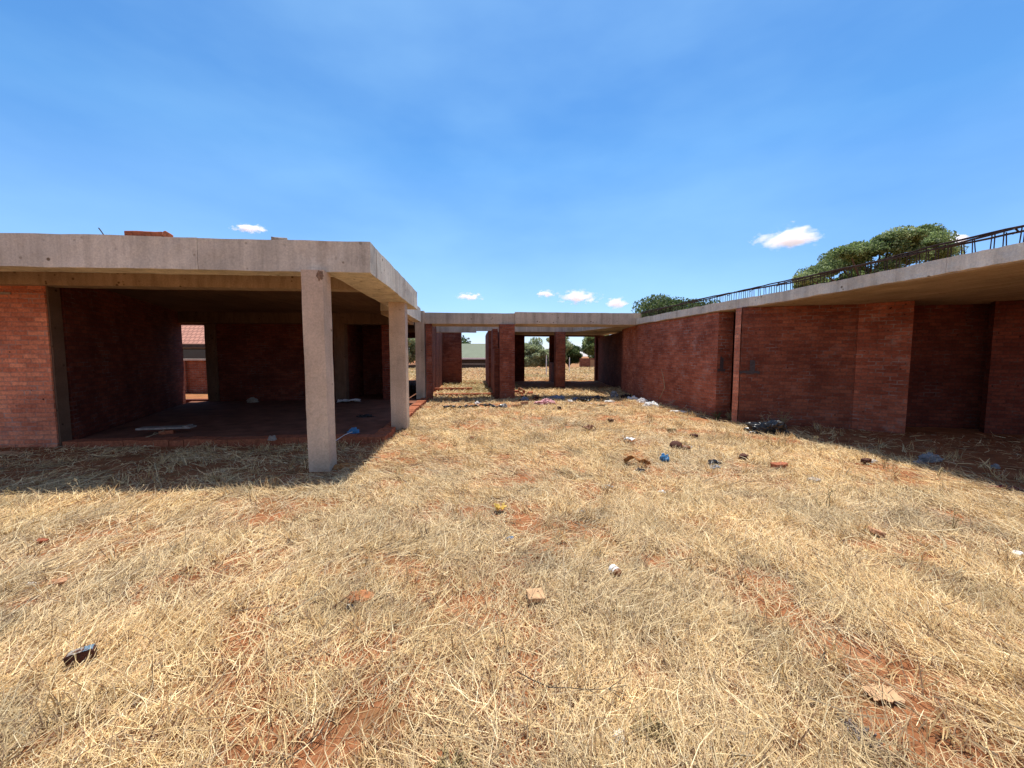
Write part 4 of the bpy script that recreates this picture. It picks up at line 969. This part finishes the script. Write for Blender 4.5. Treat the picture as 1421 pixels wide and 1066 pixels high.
# ------------------------------------------------------------------ sky, sun, camera
SUN = Vector((.07, .245, 1)).normalized()
el = math.asin(SUN.z); az = math.atan2(SUN.x, SUN.y)
wd = bpy.data.worlds.new('World'); scene.world = wd; wd.use_nodes = True
nt = wd.node_tree; bg = nt.nodes['Background']
sky = N(nt, 'ShaderNodeTexSky', sky_type='NISHITA', sun_disc=False); sky.sun_elevation = el; sky.sun_rotation = az
sky.altitude = 1400; sky.air_density = 1.0; sky.dust_density = 1.0; sky.ozone_density = 2.0
tc = N(nt, 'ShaderNodeTexCoord')
mp = N(nt, 'ShaderNodeMapping'); mp.inputs['Scale'].default_value = (1.2, 1.0, 3.2); L(nt, tc, 'Generated', mp, 'Vector')
ci = noise(nt, mp, 1.6, 5, .5, 'Vector'); cr = ramp(nt, [(.38, (0, 0, 0)), (.85, (.24, .24, .24))]); L(nt, ci, 'Fac', cr, 'Fac')
tn = mix(nt, 1.0, (sky, 'Color'), (1.0, 1.5, 2.1), 'MULTIPLY')
sx = N(nt, 'ShaderNodeSeparateXYZ'); L(nt, tc, 'Generated', sx, 0)
hr = ramp(nt, [(0.0, (1.58, 1.48, 1.84)), (.12, (1.24, 1.53, 1.90)), (.42, (.92, 1.66, 2.06)), (.68, (.94, 1.62, 2.08)), (.88, (1.55, 1.38, 1.60))]); L(nt, sx, 'Z', hr, 'Fac')  # top stop, above the view, whitened to neutralise colour in the shade
by = N(nt, 'ShaderNodeMapRange'); by.interpolation_type = 'SMOOTHSTEP'; L(nt, sx, 'Y', by, 'Value'); by.inputs['From Min'].default_value = -.45; by.inputs['From Max'].default_value = .05
hm = mix(nt, (by, 'Result'), (1.60, 1.42, 1.55), (hr, 'Color'))       # neutral sky tint added behind the camera to warm and brighten shaded faces
nt.links.new(hm[0].outputs[hm[1]], tn[0].inputs[7])
c = mix(nt, (cr, 'Color'), tn, (7.2, 11.8, 14.5))
nt.links.new(c[0].outputs[c[1]], bg.inputs['Color'])
bg.inputs['Strength'].default_value = .079
sl = bpy.data.lights.new('sun', 'SUN'); sl.energy = 5.0; sl.angle = R(.53); sl.color = (1, .965, .90)
so = bpy.data.objects.new('sun', sl); col.objects.link(so); so.location = SUN * 60; so.rotation_euler = (-SUN).to_track_quat('-Z', 'Y').to_euler()

cam = bpy.data.cameras.new('camera'); co_ = bpy.data.objects.new('camera', cam); col.objects.link(co_)
cam.sensor_fit = 'HORIZONTAL'; cam.sensor_width = 36; cam.lens = 36 * F / 1421; cam.clip_start = .05; cam.clip_end = 6000
co_.location = (0, 0, EYE); co_.rotation_euler = (math.pi / 2 - PITCH, 0, -YAW)
scene.camera = co_
vs = scene.view_settings; vs.view_transform = 'Standard'; vs.look = 'None'; vs.exposure = 0.36; vs.gamma = 1; vs.use_curve_mapping = False

scene.cycles.volume_bounces = 10
scene.cycles.max_bounces = 14
